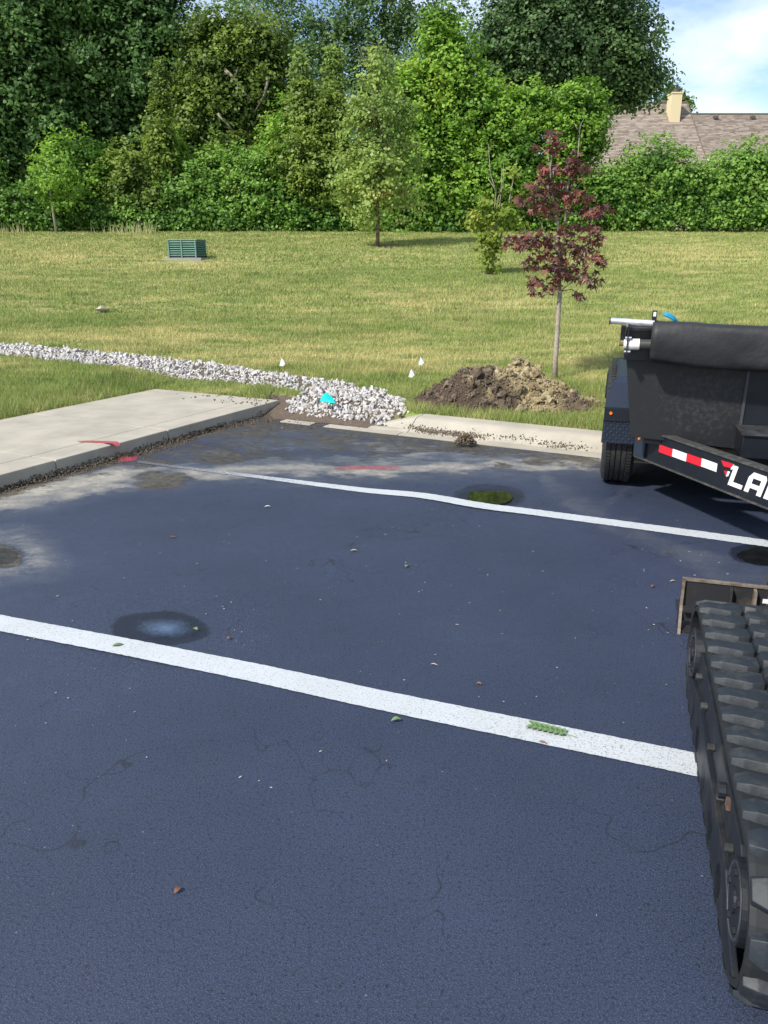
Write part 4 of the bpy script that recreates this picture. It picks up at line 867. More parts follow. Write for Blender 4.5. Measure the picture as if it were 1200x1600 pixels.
for (a, b, rx, ry, n) in cls:
    for i in range(int(n*2.25)):
        aa = random.random()*6.28; q = random.random()**.5
        pos.append(M_(a+rx*q*math.cos(aa), b+ry*q*math.sin(aa)+random.gauss(0, 2), random.uniform(-1, 1)*min(rx, 30)*.0075))
random.shuffle(pos); extra = MB()
for i, p in enumerate(pos):
    s = random.uniform(.062, .096); rot = Euler((random.gauss(-.55, .4), random.gauss(0, .35), random.uniform(0, 6.28)), 'XYZ')
    if i < 299:
        o = bpy.data.objects.new('leaf', random.choice(mls)); S.collection.objects.link(o); o.parent = rm; o.location = p; o.scale = (s, s, s); o.rotation_euler = rot
    else:
        me = random.choice(mls); Mx = Matrix.LocRotScale(p, rot, Vector((s, s, s))); extra.add([Mx @ v.co for v in me.vertices], [tuple(f.vertices) for f in me.polygons])
tag(extra.build('leaves', M_RL, rm), kind='stuff')

# ---------------------------------------------------------------- green cabinet
b_ = on_lawn(290, 406); cb = empty('utility_cabinet', b_+Vector((0, .3, 0)), rad(-12), 'green louvred utility cabinet on a low pad in the lawn', 'utility cabinet')
MB().box(-.50, .56, -.38, .42, -.1, .05).build('pad', M_PAD, cb, bevel=.01)
w2, d2, h2 = .42, .30, .50
body = MB(); body.add([(-w2, -d2, .05), (w2, -d2, .05), (w2, d2, .05), (-w2, d2, .05), (-w2*1.0, -d2*.93, h2), (w2*.97, -d2*.93, h2), (w2*.97, d2*.93, h2), (-w2, d2*.93, h2)], [(0, 3, 2, 1), (4, 5, 6, 7), (0, 1, 5, 4), (1, 2, 6, 5), (2, 3, 7, 6), (3, 0, 4, 7)])
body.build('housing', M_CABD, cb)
MB().box(-w2-.02, w2+.015, -d2-.01, d2+.01, h2, h2+.03).build('lid', M_CAB, cb, bevel=.008)
for i in range(7):
    z = .105+i*.058
    MB().add([(-w2-.005, -d2-.028, z), (w2+.004, -d2-.028, z), (w2+.004, -d2+.02, z+.040), (-w2-.005, -d2+.02, z+.040), (-w2-.005, -d2, z), (w2+.004, -d2, z)], [(0, 1, 2, 3), (4, 5, 1, 0)]).build('louvre', M_CAB, cb)
    MB().add([(w2+.026, -d2, z), (w2+.026, d2, z), (w2-.012, d2, z+.040), (w2-.012, -d2, z+.040), (w2, -d2, z), (w2, d2, z)], [(0, 1, 2, 3), (4, 5, 1, 0)]).build('louvre', M_CAB, cb)
for x in (-w2, -.04, w2-.05): MB().box(x, x+.035, -d2-.032, -d2, .06, h2-.005).build('corner_post', M_CAB, cb)

# ---------------------------------------------------------------- house
hs0 = at(1090, 200, 52); gz = float(th(hs0.x, 52)); 
hz = empty('house', (hs0.x, 52, gz), 0, 'house beyond the hedge showing a large brown shingled roof and cream chimney', 'house')
def hp(a, b, Y_): return at(a, b, Y_)-hz.location
def shingle_build(t, b, g):
    L = t.links; ge = N(t, 'ShaderNodeNewGeometry'); r = N(t, 'ShaderNodeValToRGB'); e = r.color_ramp.elements; e[0].color = (.20, .16, .13, 1); e[1].color = (.36, .30, .25, 1)
    q = e.new(.5); q.color = (.28, .23, .19, 1); L.new(ge.outputs['Random Per Island'], r.inputs[0]); L.new(r.outputs[0], b.inputs['Base Color'])
M_SH = mat('brown_shingles', rough=.9, build=shingle_build); M_RDG = mat('ridge_shingles', (.13, .105, .09), .9); M_CREAM = mat('cream_siding', (.62, .52, .33), .7); M_VENT = mat('dark_roof_vent', (.07, .065, .06), .6); M_WALL = mat('tan_house_wall', (.45, .40, .32), .8)
# two roof planes; plane 1 (left, higher ridge), plane 2 (right, lower ridge)
def roofplane(x0, x1, yr, zr, yf, zf, xl0=None, nm='roof'):
    """ridge y/z to eave y/z; left edge slides from x0 at ridge to xl0 at the eave"""
    xl0 = x0 if xl0 is None else xl0; m = MB(); L_ = math.hypot(yr-yf, zr-zf); rows = int(L_/.145); sh = []
    m.add([(x0, yr, zr-.06), (x1, yr, zr-.06), (x1, yf, zf-.06), (xl0, yf, zf-.06)], [(0, 1, 2, 3)]); deck = m.build(nm, M_RDG, hz)
    q = MB()
    for r_ in range(rows):
        t0 = r_/rows; t1 = (r_+1.1)/rows; ya, za = yr+(yf-yr)*t0, zr+(zf-zr)*t0-.02; yb, zb = yr+(yf-yr)*t1, zr+(zf-zr)*t1+.0
        x = x0+(xl0-x0)*t0+random.uniform(-.2, 0)
        xs_ = x0+(xl0-x0)*t0
        while x < x1:
            w_ = random.uniform(.18, .42); xa = max(x, xs_); xb = min(x+w_, x1)
            if xb-xa > .02:
                dz = random.uniform(0, .012); q.add([(xa, ya, za), (xb, ya, za), (xb, yb, zb+dz), (xa, yb, zb+dz)], [(0, 1, 2, 3)])
            x += w_
    tag(q.build('shingles', M_SH, deck), kind='stuff'); return deck
r1l, r1r = hp(925, 160, 56), hp(1073, 160, 56); e1 = hp(925, 262, 51)
roofplane(r1l.x-.5, r1r.x-.0, r1l.y, r1l.z, e1.y, hp(925, 262, 51).z, r1l.x-1.7)
r2l = hp(1062, 178, 57.5); e2 = hp(1062, 275, 51.2)
roofplane(hp(1040, 178, 57.5).x, hp(1420, 178, 57.5).x, 5.5, r2l.z, -.8, e2.z)
MB().box(r1l.x-.5, r1r.x, r1l.y-.1, r1l.y+.12, r1l.z-.05, r1l.z+.04).build('ridge_cap', M_RDG, hz)
MB().box(hp(1040, 178, 57.5).x, hp(1420, 178, 57.5).x, 5.4, 5.62, r2l.z-.05, r2l.z+.04).build('ridge_cap', M_RDG, hz)
# gable verge of the left roof
MB().prism([(r1r.x, r1r.y, r1r.z+.02), (r1r.x, e1.y, e1.z+.02), (r1r.x, e1.y, e1.z-.28), (r1r.x, r1r.y, r1r.z-.28)], (.06, 0, 0)).build('verge_board', M_RDG, hz)
MB().prism([(r1r.x-.1, r1r.y, r1r.z-.1), (r1r.x-.1, e1.y+.2, e1.z-.1), (r1r.x-.1, e1.y+.2, 0), (r1r.x-.1, r1r.y, 0)], (.09, 0, 0)).build('wall', M_WALL, hz)
MB().box(e1.x-1.2, hp(1420, 178, 57.5).x, -.35, -.15, 0, e2.z+.25).build('wall', M_WALL, hz)
MB().box(e1.x-1.2, hp(1420, 178, 57.5).x, 5.6, 5.8, 0, r2l.z-.3).build('wall', M_WALL, hz)
MB().add([(r1l.x-.5, r1l.y+.1, r1l.z-.05), (r1r.x, r1l.y+.1, r1l.z-.05), (r1r.x, r1l.y+5, e1.z), (r1l.x-.5, r1l.y+5, e1.z)], [(0, 1, 2, 3)]).build('roof', M_RDG, hz)
ch0, ch1 = hp(1044, 182, 54.8), hp(1063, 148, 54.8)
chm = MB().box(ch0.x, ch1.x, ch0.y-.4, ch0.y+.5, ch0.z-1.6, ch1.z).build('chimney', M_CREAM, hz)
MB().box(ch0.x-.04, ch1.x+.04, ch0.y-.44, ch0.y+.54, ch1.z, ch1.z+.08).build('cap', M_CREAM, chm)
MB().tube([((ch0.x+ch1.x)/2, ch0.y, ch1.z+.08), ((ch0.x+ch1.x)/2, ch0.y, ch1.z+.32)], .2, 12).build('flue', M_VENT, chm)
def rv(px_, t_, pl, w_=.28):
    yr, zr, yf, zf = (r1l.y, r1l.z, e1.y, e1.z) if pl == 1 else (5.5, r2l.z, -.8, e2.z); yy = yr+(yf-yr)*t_; zz_ = zr+(zf-zr)*t_
    x = at(px_, 165, 52+yy).x-hz.location.x; MB().box(x-w_/2, x+w_/2, yy-.2, yy+.1, zz_-.05, zz_+.14).build('roof_vent', M_VENT, hz, bevel=.02)
rv(947, .06, 1); rv(1001, .06, 1); rv(1120, .08, 2); rv(1178, .08, 2)
for (px_, t_, pl) in ((957, .12, 1), (1112, .80, 2)):
    yr, zr, yf, zf = (r1l.y, r1l.z, e1.y, e1.z) if pl == 1 else (5.5, r2l.z, -.8, e2.z); yy = yr+(yf-yr)*t_; zz_ = zr+(zf-zr)*t_; x = at(px_, 200, 52+yy).x-hz.location.x
    MB().tube([(x, yy, zz_-.1), (x, yy, zz_+.28)], .06, 8).build('vent_pipe', M_STEELW, hz)

# ---------------------------------------------------------------- dump trailer
TR = Vector((1.76, 5.36, 0)); TA = rad(-16)
tl = empty('dump_trailer', TR, TA, 'black dump trailer with a rolled tarp, seen from its front corner', 'trailer')
Ti = Matrix.Translation(TR) @ Matrix.Rotation(TA, 4, 'Z'); Ti = Ti.inverted()
camL = Ti @ Vector((0, 0, H))
def tp(px_, py_, ly):
    x, f, d_ = ray(px_, py_); D_ = Ti.to_3x3() @ Vector((x, f, d_)); t = (ly-camL.y)/D_.y; p = camL+D_*t; return p
FY = -.29
a = tp(978, 545, FY); b = tp(985, 682, FY); c_ = tp(1150, 701, FY); d_ = tp(1172, 560, FY); e_ = tp(983, 508, FY)
MB().prism([(a.x, FY, a.z), (b.x, FY, b.z), (c_.x, FY, c_.z), (d_.x, FY, d_.z+.02), (d_.x, FY, e_.z), (e_.x, FY, e_.z)], (0, .012, 0)).build('front_panel', M_DUSTY, tl)
# panel right half, set back a little, with stiffener
MB().prism([(c_.x+.012, FY, c_.z), (2.0, FY, c_.z-.02), (2.0, FY, 1.2), (d_.x+.012, FY, 1.2)], (0, .012, 0)).build('front_panel', M_BLACK, tl)
MB().prism([(c_.x-.005, FY-.012, c_.z-.01), (c_.x+.012, FY-.012, c_.z-.01), (d_.x+.012, FY-.012, d_.z+.1), (d_.x-.005, FY-.012, d_.z+.1)], (0, .03, 0)).build('stiffener', mat('edge_worn_black_steel', (.07, .075, .085), .4, .4), tl)
MB().box(.07, .10, -.27, 3.0, .50, .93).build('side_wall', M_BLACK, tl); MB().box(1.90, 1.93, -.27, 3.0, .50, .93).build('side_wall', M_BLACK, tl)
MB().box(.07, 1.93, -.27, 3.4, .46, .50).build('floor_panel', M_BLACK, tl); MB().box(.07, 1.93, 3.0, 3.04, .5, .93).build('tailgate', M_BLACK, tl)
for y in (-.27,):
    MB().box(.04, .12, y, 3.04, .93, .98).build('top_rail', M_BLACK, tl, bevel=.008); MB().box(1.88, 1.96, y, 3.04, .93, .98).build('top_rail', M_BLACK, tl, bevel=.008)
for y in (.5, 1.3, 2.1, 2.9): MB().box(.02, .068, y, y+.05, .5, .93).build('side_post', M_BLACK, tl)
# lower equipment shelf right of the stiffener
q = tp(1153, 668, FY-.12); 
MB().box(q.x, 1.5, FY-.30, FY-.012, q.z-.012, q.z).build('shelf', M_GREYM, tl); MB().box(q.x+.01, 1.5, FY-.28, FY-.012, q.z-.16, q.z-.014).build('battery_box', M_BLACK, tl, bevel=.008)
# tarp housing and roll
RY = -.42
a = tp(1020, 500, RY); b = tp(1020, 563, RY); cz = (a.z+b.z)/2; hr = (a.z-b.z)/2; xs0 = a.x; V = []; nx = 60; nk = 28; 
for i in range(nx+1):
    x = xs0+1.75*i/nx
    for k in range(nk):
        an = 2*math.pi*k/nk; rr_ = 1+.05*math.sin(an*3+x*2.2)+.035*math.sin(an*7-x*5)*max(0, 1-(x-xs0)*1.6)+.09*(float(fbm(x*4+3, an*1.6, 4))-.47)*2+.03*math.sin(x*17+an*2)*math.exp(-(x-xs0)*3)
        sag = -.02*math.sin(math.pi*min(1, (x-xs0)/1.75)); se = lambda q: math.copysign(abs(q)**.62, q); yy = se(math.cos(an))*.115*rr_; zz_ = se(math.sin(an))*hr*rr_; zz_ = zz_-(.03*(1-math.exp(-(x-xs0)*4)) if zz_ < 0 else 0)
        V.append((x, RY+yy, cz+zz_+sag))
m_ = MB(); m_.add(V, [(i*nk+k, i*nk+(k+1) % nk, (i+1)*nk+(k+1) % nk, (i+1)*nk+k) for i in range(nx) for k in range(nk)]+[tuple(range(nk)), tuple(nx*nk+k for k in reversed(range(nk)))])
rl = m_.build('tarp_roll', M_TARP, tl, smooth=True)
# lighter seam bands
a = tp(953, 501, RY-.03); b = tp(1022, 505.5, RY-.03)
MB().tube([a, b], .019, 16).build('tarp_tube', M_ALU, tl, smooth=False)
a2 = tp(955, 497, RY-.03)
MB().tube([(a.x-.004, a.y, a.z), (a.x+.004, a.y, a.z)], .022, 12).build('tube_cap', M_GREYM, tl)
# bracket box behind tube
a = tp(971, 509, RY+.03); b = tp(979, 527, RY+.03); c2 = tp(1021, 512, RY+.03)
MB().box(a.x, a.x+.03, RY+.03, RY+.1, b.z-.02, a.z).build('bracket', M_BLACK, tl); 
MB().box(a.x+.032, c2.x+.02, RY+.03, RY+.1, c2.z-.02, c2.z+.0).build('bracket', M_GREYM, tl)
MB().box(a.x+.032, c2.x+.02, RY+.08, RY+.1, tp(980, 562, RY+.08).z, c2.z-.022).build('bracket_plate', M_BLACK, tl)
a = tp(980, 538, RY); b = tp(999, 538, RY); c2 = tp(1022, 538, RY)
MB().tube([a, b], .035, 20).build('tarp_motor', M_STEELW, tl, smooth=False)
MB().tube([b, (c2.x, b.y, b.z)], .033, 18).build('roller_shaft', mat('dark_shaft', (.04, .04, .04), .5), tl)
MB().tube([(a.x-.022, a.y, a.z), (a.x-.003, a.y, a.z)], .030, 16).build('motor_flange', M_STEELW, tl)
MB().tube([(a.x-.05, a.y, a.z), (a.x-.023, a.y, a.z)], .012, 8).build('shaft_end', M_RUST, tl)
MB().box(a.x-.004, a.x+.003, RY-.045, RY+.03, a.z-.06, a.z+.14).build('motor_bracket', M_BLACK, tl)
for dz in (-.043, .043): MB().tube([(a.x-.016, RY-.03, a.z+dz), (a.x+.022, RY-.03, a.z+dz)], .008, 8).build('bolt', M_SHINY, tl)
a = tp(1022, 499, RY+.02); b = tp(1022, 485, RY+.02)
MB().box(a.x-.014, a.x+.014, RY, RY+.03, a.z-.02, b.z).build('stop_post', M_BLACK, tl); MB().box(a.x-.008, a.x+.008, RY-.004, RY-.001, b.z-.035, b.z-.008).build('decal', M_WHITET, tl)
q = [tp(1036, 490, RY), tp(1042, 492, RY), tp(1050, 496, RY), tp(1056, 503, RY)]; st_ = MB()
for j in range(3):
    st_.tube([p+Vector((.004*j, -.015+.014*j, .004*(j-1))) for p in q], [.006, .009, .008, .004], 6)
tag(st_.build('ratchet_strap', M_BLUES, None, smooth=True), 'bright blue strap bundle lying on top of the rolled tarp', 'strap').matrix_world = Ti.inverted()
# fender (tandem)
prof = [(.03, .38), (.03, .635), (.20, .79), (.36, .82), (1.5, .82), (1.72, .79), (1.9, .635), (1.9, .4)]; XL = [-.205, -.20, -.165, -.12, -.12, -.165, -.20, -.205]
def plate_build(t, b, g):
    L = t.links; ts = []
    for an in (45, -45):
        mpn = N(t, 'ShaderNodeMapping'); mpn.inputs['Rotation'].default_value = (rad(an), 0, 0); mpn.inputs['Scale'].default_value = (1, 1, 1)
        w_ = N(t, 'ShaderNodeTexBrick', offset=.5); w_.inputs['Scale'].default_value = 1; w_.inputs['Brick Width'].default_value = .03; w_.inputs['Row Height'].default_value = .011; w_.inputs['Mortar Size'].default_value = .0035
        L.new(g.outputs['Object'], mpn.inputs[0]); sx_ = N(t, 'ShaderNodeSeparateXYZ'); L.new(g.outputs['Object'], sx_.inputs[0]); cx_ = N(t, 'ShaderNodeCombineXYZ')
        u = N(t, 'ShaderNodeMath', operation='ADD' if an > 0 else 'SUBTRACT'); v = N(t, 'ShaderNodeMath', operation='SUBTRACT' if an > 0 else 'ADD')
        L.new(sx_.outputs[0], u.inputs[0]); L.new(sx_.outputs[2], u.inputs[1]); L.new(sx_.outputs[0], v.inputs[0]); L.new(sx_.outputs[2], v.inputs[1]); L.new(u.outputs[0], cx_.inputs[0]); L.new(v.outputs[0], cx_.inputs[1]); L.new(cx_.outputs[0], w_.inputs[0]); ts.append(w_.outputs['Fac'])
    ch = N(t, 'ShaderNodeTexChecker'); ch.inputs['Scale'].default_value = 30
    s_ = N(t, 'ShaderNodeMath', operation='MULTIPLY'); L.new(ts[0], s_.inputs[0]); L.new(ts[1], s_.inputs[1]); q = N(t, 'ShaderNodeBump'); q.inputs['Strength'].default_value = 1; q.inputs['Distance'].default_value = .02; L.new(s_.outputs[0], q.inputs['Height']); L.new(q.outputs[0], b.inputs['Normal'])
M_PLATE = mat('black_tread_plate', (.022, .032, .055), .38, .25, build=plate_build)
fe = MB(); X0, X1 = -.205, .062; th_f = .006
for i in range(len(prof)-1):
    (y0, z0), (y1, z1) = prof[i], prof[i+1]; fe.add([(XL[i], y0, z0), (X1, y0, z0), (X1, y1, z1), (XL[i+1], y1, z1)], [(0, 1, 2, 3)])
tb_ = MB()
for (iz, (y0, z0), (y1, z1)) in ((0, prof[0], prof[1]), (1, prof[1], prof[2])):
    L_ = math.hypot(y1-y0, z1-z0); ny = int(L_/.022); nn = Vector((0, -(z1-z0)/L_, (y1-y0)/L_)); tt = Vector((0, (y1-y0)/L_, (z1-z0)/L_))
    for j in range(ny):
        for i in range(int(.25/.022)):
            zc = z0+(z1-z0)*(j+.5)/ny
            if iz == 0 and zc > .535: continue
            x = XL[iz]+.018+i*.022
            if x > X1-.01: continue
            c0_ = Vector((x, y0, z0))+tt*((j+.5)/ny*L_); dx_ = (Vector((1, 0, 0))*(1 if (i+j) % 2 else -1)+tt).normalized()*.0105; px_ = nn.cross(dx_).normalized()*.0028
            tb_.add([c0_-dx_-px_+nn*.001, c0_+dx_-px_+nn*.001, c0_+dx_+px_+nn*.001, c0_-dx_+px_+nn*.001, c0_-dx_*.8+nn*.0065, c0_+dx_*.8+nn*.0065], [(0, 1, 5, 4), (2, 3, 4, 5), (1, 2, 5), (3, 0, 4)])
tag(tb_.build('tread_bars', mat('worn_tread_plate_ridges', (.06, .075, .105), .3, .3), tl), kind='stuff')
fo = fe.build('fender', M_PLATE, tl); md = fo.modifiers.new('s', 'SOLIDIFY'); md.thickness = .006
sk_ = MB(); inn = [(.12, .62), (.12, .62), (.26, .74), (.38, .75), (1.5, .75), (1.66, .74), (1.8, .62), (1.8, .62)]
for i in range(1, 6): sk_.add([(XL[i]-.001, *prof[i]), (XL[i+1]-.001, *prof[i+1]), (XL[i+1]-.003, *inn[i+1]), (XL[i]-.003, *inn[i])], [(0, 1, 2, 3)])
sk_.build('fender_skirt', M_PLATE, tl)
z0, z1 = .545, .632
MB().box(X0+.01, X1-.005, .018, .026, z0, z1).build('light_panel', M_BLACK, tl); MB().tube([(X0+.05, .018, .60), (X0+.05, .008, .60)], .011, 12).build('marker_light', M_AMBER, tl)
for y, z in ((.03, .545), (.03, .635)): MB().box(X0, X1, y-.008, y-.001, z-.003, z+.003).build('fender_seam', M_PLATE, tl)
# wheels
def wheel(y, x=-.075, sgn=-1):
    w_ = bpy.data.objects.new('wheel', None); S.collection.objects.link(w_); w_.parent = tl; w_.location = (x, y, .39); R = .39; hw = .112
    pr = [(-hw*.72, .24), (-hw*.98, .28), (-hw*1.04, .33), (-hw*.93, .372), (-hw*.80, .388)]; xsx = [-.062, -.058, -.032, -.028, -.003, .003, .028, .032, .058, .062]
    for i, xx in enumerate(xsx): pr.append((xx, .390 if (i % 4 in (0, 3)) else .378) if 0 else (xx, .390 if i in (0, 3, 4, 7, 8) and 0 else .39))
    pr = pr[:5]
    for g0 in (-.058, -.02, .02, .058): pr += [(g0-.005, .391), (g0-.004, .380), (g0+.004, .380), (g0+.005, .391)]
    pr += [(hw*.80, .388), (hw*.93, .372), (hw*1.04, .33), (hw*.98, .28), (hw*.72, .24)]
    n = 72; V = []; 
    for k in range(n):
        an = 2*math.pi*k/n
        for (xx, r_) in pr: V.append((xx, r_*math.cos(an), r_*math.sin(an)))
    m = len(pr); ty = MB(); ty.add(V, [(k*m+j, k*m+j+1, ((k+1) % n)*m+j+1, ((k+1) % n)*m+j) for k in range(n) for j in range(m-1)]); ty.build('tyre', M_TYRE, w_)
    sh_ = MB()
    for k in range(84):
        an = 2*math.pi*k/84; R_ = Matrix.Rotation(an, 4, 'X')
        for s in (-1, 1): sh_.box(s*.075-.017, s*.075+.017, .383, .395, -.009, .009, R_)
    sh_.build('tread_block', M_TYRE, w_)['kind'] = 'stuff'
    MB().tube([(-.05, 0, 0), (.05, 0, 0)], .235, 32).build('rim', M_GREYM, w_); MB().tube([(-.09, 0, 0), (-.05, 0, 0)], .06, 16).build('hub', M_GREYM, w_)
wheel(.47); wheel(1.36); wheel(.47, 2.08); wheel(1.36, 2.08)
for y in (.47, 1.36): MB().tube([(-.0, y, .39), (2.0, y, .39)], .035, 10).build('axle', M_BLACK, tl)
# frame rails and A-frame tongue
MB().box(.30, .38, -.1, 3.4, .31, .455).build('frame_rail', M_BLACK, tl); MB().box(1.62, 1.70, -.1, 3.4, .31, .455).build('frame_rail', M_BLACK, tl)
wa = up(990, 713, .31); wb = up(1200, 797, .31); pa = Ti @ wa; pb = Ti @ wb; dr = (pb-pa); dr.z = 0; dr.normalize(); nrm = Vector((dr.y, -dr.x, 0))
if nrm.x > 0: nrm = -nrm
BM = Matrix(((dr.x, -nrm.x, 0, pa.x), (dr.y, -nrm.y, 0, pa.y), (0, 0, 1, 0), (0, 0, 0, 1)))   # local: x along beam, y inwards, z up
LEN = 2.0; z0, z1 = .31, .525
beam = MB().box(0, LEN, .012, .02, z0+.01, z1-.01, BM).build('tongue_beam', M_BLACK, tl)
MB().box(0, LEN, -.0, .075, z0, z0+.0095, BM).build('flange', mat('scuffed_flange', (.045, .045, .045), .55, noise=(20, (.11, .10, .09), .5, .7)), beam)
MB().box(0, LEN, -.0, .075, z1-.0095, z1, BM).build('flange', MATS['scuffed_flange'], beam)
MB().box(-.006, -.001, -.004, .085, z0-.0, z1-.06, BM).build('end_plate', M_BLACK, beam)
MB().box(.0, .12, -.004, .010, z0+.012, z1-.075, BM).build('corner_gusset', mat('bluish_black_paint', (.02, .028, .045), .4), beam)
MB().tube([BM @ Vector((.055, -.004, .45)), BM @ Vector((.055, -.012, .45))], .010, 12).build('marker_light', M_AMBER, beam)
# other beam, mirrored about the trailer centre
Mi = Matrix(((-1, 0, 0, 2.0), (0, 1, 0, 0), (0, 0, 1, 0), (0, 0, 0, 1))) @ BM
MB().box(0, LEN-.1, .0, .075, z0, z1, Mi).build('tongue_beam', M_BLACK, tl)
# face plotting helper: pixel -> position on the beam face
F0 = BM.inverted() @ camL
def bf(px_, py_):
    x, f, d_ = ray(px_, py_); D_ = BM.inverted().to_3x3() @ (Ti.to_3x3() @ Vector((x, f, d_))); t = (.0115-F0.y)/D_.y; p = F0+D_*t; return p.x, p.z
def facepoly(name, pts, m, par, lift=.0):
    P = [BM @ Vector((x, .0105-lift, z)) for x, z in pts]; return MB().add(P, [tuple(range(len(P)))]).build(name, m, par)
tx0 = bf(1030, 700)[0]; tx1 = bf(1120, 735)[0]; tz = bf(1030, 700)[1]-.025; segs = 4
zc0 = (bf(1030, 694)[1]+bf(1030, 707)[1])/2; zc1 = (bf(1120, 724)[1]+bf(1120, 737)[1])/2
tape = None
tp_e = beam
for i in range(4):
    xa = tx0+(tx1-tx0)*i/4; xb = tx0+(tx1-tx0)*(i+1)/4-.001; zz0 = zc0+(zc1-zc0)*(i+.5)/4
    o = facepoly('reflective_tape', [(xa, zz0-.026), (xb, zz0-.026), (xb, zz0+.026), (xa, zz0+.026)], M_REDT if i % 2 == 0 else M_WHITET, beam); o['label'] = ('red' if i % 2 == 0 else 'white')+' piece of reflective tape'
M_WHITEL = mat('white_vinyl_letters', (.75, .76, .78), .4)
lx0, lz0 = bf(1137, 757); lht = bf(1150, 727)[1]-lz0; lht = abs(lht); print('LETTER', lx0, lz0, lht, 'tape', tx0, tx1, zc0, zc1)
lht = max(.09, min(.125, lht)); sh_ = .28
def letter(ch, x0, w_):
    t = .27
    S_ = {'L': [[(0, 0), (1, 0), (1, t*.8), (0, t*.8)], [(0, t*.8), (t*1.1, t*.8), (t*1.1, 1), (0, 1)]],
          'A': [[(0, 0), (t, 0), (t, .72), (0, .72)], [(1-t, 0), (1, 0), (1, .85), (1-t, .85)], [(0, .72), (1-t, .72), (1-t, 1), (.18, 1)], [(1-t, .85), (1, .85), (.9, 1), (1-t, 1)], [(t, .24), (1-t, .24), (1-t, .46), (t, .46)]],
          'M': [[(0, 0), (t*.8, 0), (t*.8, 1), (0, 1)], [(1-t*.8, 0), (1, 0), (1, 1), (1-t*.8, 1)], [(t*.8, 1), (t*.8, .62), (.5, .25), (.5, .6)], [(1-t*.8, 1), (.5, .6), (.5, .25), (1-t*.8, .62)]],
          'R': [[(0, 0), (t, 0), (t, 1), (0, 1)], [(t, .76), (1-t, .76), (1-t, 1), (t, 1)], [(1-t, .42), (1, .5), (1, .9), (1-t, 1)], [(t, .36), (1-t, .36), (1-t, .56), (t, .56)], [(.5, .36), (1-t*.9, .36), (1, 0), (1-t*1.1, 0)]]}[ch]
    V = MB()
    for pl in S_: V.add([BM @ Vector((x0+(x*w_)+z*lht*sh_, .0102, lz0+z*lht)) for x, z in pl], [tuple(range(len(pl)))])
    o = V.build('letter', M_WHITEL, beam); return o
x = lx0
for ch, w_ in (('L', .115), ('A', .135), ('M', .165), ('A', .135), ('R', .13)): letter(ch, x, w_); x += w_+.02
def fp(pts, m, nm): return facepoly(nm, [bf(a_, b__) for a_, b__ in pts], m, beam, .0004)
fp([(1127, 719), (1146.5, 725), (1142, 731), (1131, 728.5)], M_REDT, 'emblem'); fp([(1131.5, 735), (1137, 736), (1134, 744)], M_REDT, 'emblem')
fp([(1142.5, 731), (1147.5, 725), (1146.5, 733), (1142, 734)], M_WHITEL, 'emblem'); fp([(1134.5, 744.5), (1137.5, 736), (1141, 737), (1138, 744)], M_WHITEL, 'emblem')
wc = Ti @ Vector((0, 0, 0))
cpl = BM @ Vector((LEN, 0, 0))
MB().box(cpl.x-.12, 1.12+.1, cpl.y-.45, cpl.y+.12, .36, .46).build('coupler', M_BLACK, tl, bevel=.01)
MB().box(.35, 1.65, -.42, -.32, .33, .44).build('cross_member', M_BLACK, tl)

# ---------------------------------------------------------------- tracked machine
TK = Vector((.82, 1.43, 0)); TKA = rad(-16.75)
tm = empty('tracked_loader', TK, TKA, 'compact tracked loader cut by the right picture edge, its worn rubber track in front', 'loader')
RT = .2; LT = 1.25; TW = .30
def trackpos(s, off=0.):
    """s along the loop from rear bottom going forward; returns y,z, tangent angle"""
    r = RT-.026; P_ = 2*LT+2*math.pi*r; s = s % P_
    if s < LT: return s, RT-r-off, 0.
    s -= LT
    if s < math.pi*r: a = s/r; return LT+(r+off)*math.sin(a), RT-(r+off)*math.cos(a), a
    s -= math.pi*r
    if s < LT: return LT-s, RT+r+off, math.pi
    s -= LT; a = s/r; return -(r+off)*math.sin(a), RT+(r+off)*math.cos(a), math.pi+a
PER = 2*LT+2*math.pi*(RT-.026)
def make_track(x0, par_name='track'):
    e = bpy.data.objects.new(par_name, None); S.collection.objects.link(e); e.parent = tm; e.location = (x0, 0, 0)
    n = 120; V = []
    for i in range(n):
        s = PER*i/n
        for x, o_ in ((0, -.012), (.0, .004), (.012, .010), (TW/2, .010), (TW-.012, .010), (TW, .004), (TW, -.012), (TW/2, -.014)):
            y, z, a = trackpos(s, o_); V.append((x, y, z))
    b = MB().add(V, [(i*8+j, i*8+(j+1) % 8, ((i+1) % n)*8+(j+1) % 8, ((i+1) % n)*8+j) for i in range(n) for j in range(8)]); b.build('belt', M_BELT, e, smooth=False)
    NL = 34; P = PER/NL; r_ = P
    # outer lug: swept block seen from the left edge to the middle, with hooked head; staggered partner on the right
    def lug(side, seed):
        r = random.Random(seed); m = MB()
        def fx(u): return u if side == 0 else TW-u
        out = [(.0, -.30, .20), (.03, -.30, .34), (.085, -.22, .42), (.11, -.30, .46), (.145, -.28, .40), (.155, .0, .22)]   # x, back, front as fraction of pitch
        lo_, hi_ = [], []
        for (x, a_, c__) in out:
            k = .6 if x in (.0, .155) else 1
            lo_.append(((fx(x), a_*P-.004), (fx(x), c__*P+.004))); hi_.append(((fx(x if x > 0 else .006), a_*P+.006), (fx(x if x > 0 else .006), c__*P-.006)))
        return out, lo_, hi_
    out, lo_, hi_ = lug(0, 1)
    return e, P, NL, out
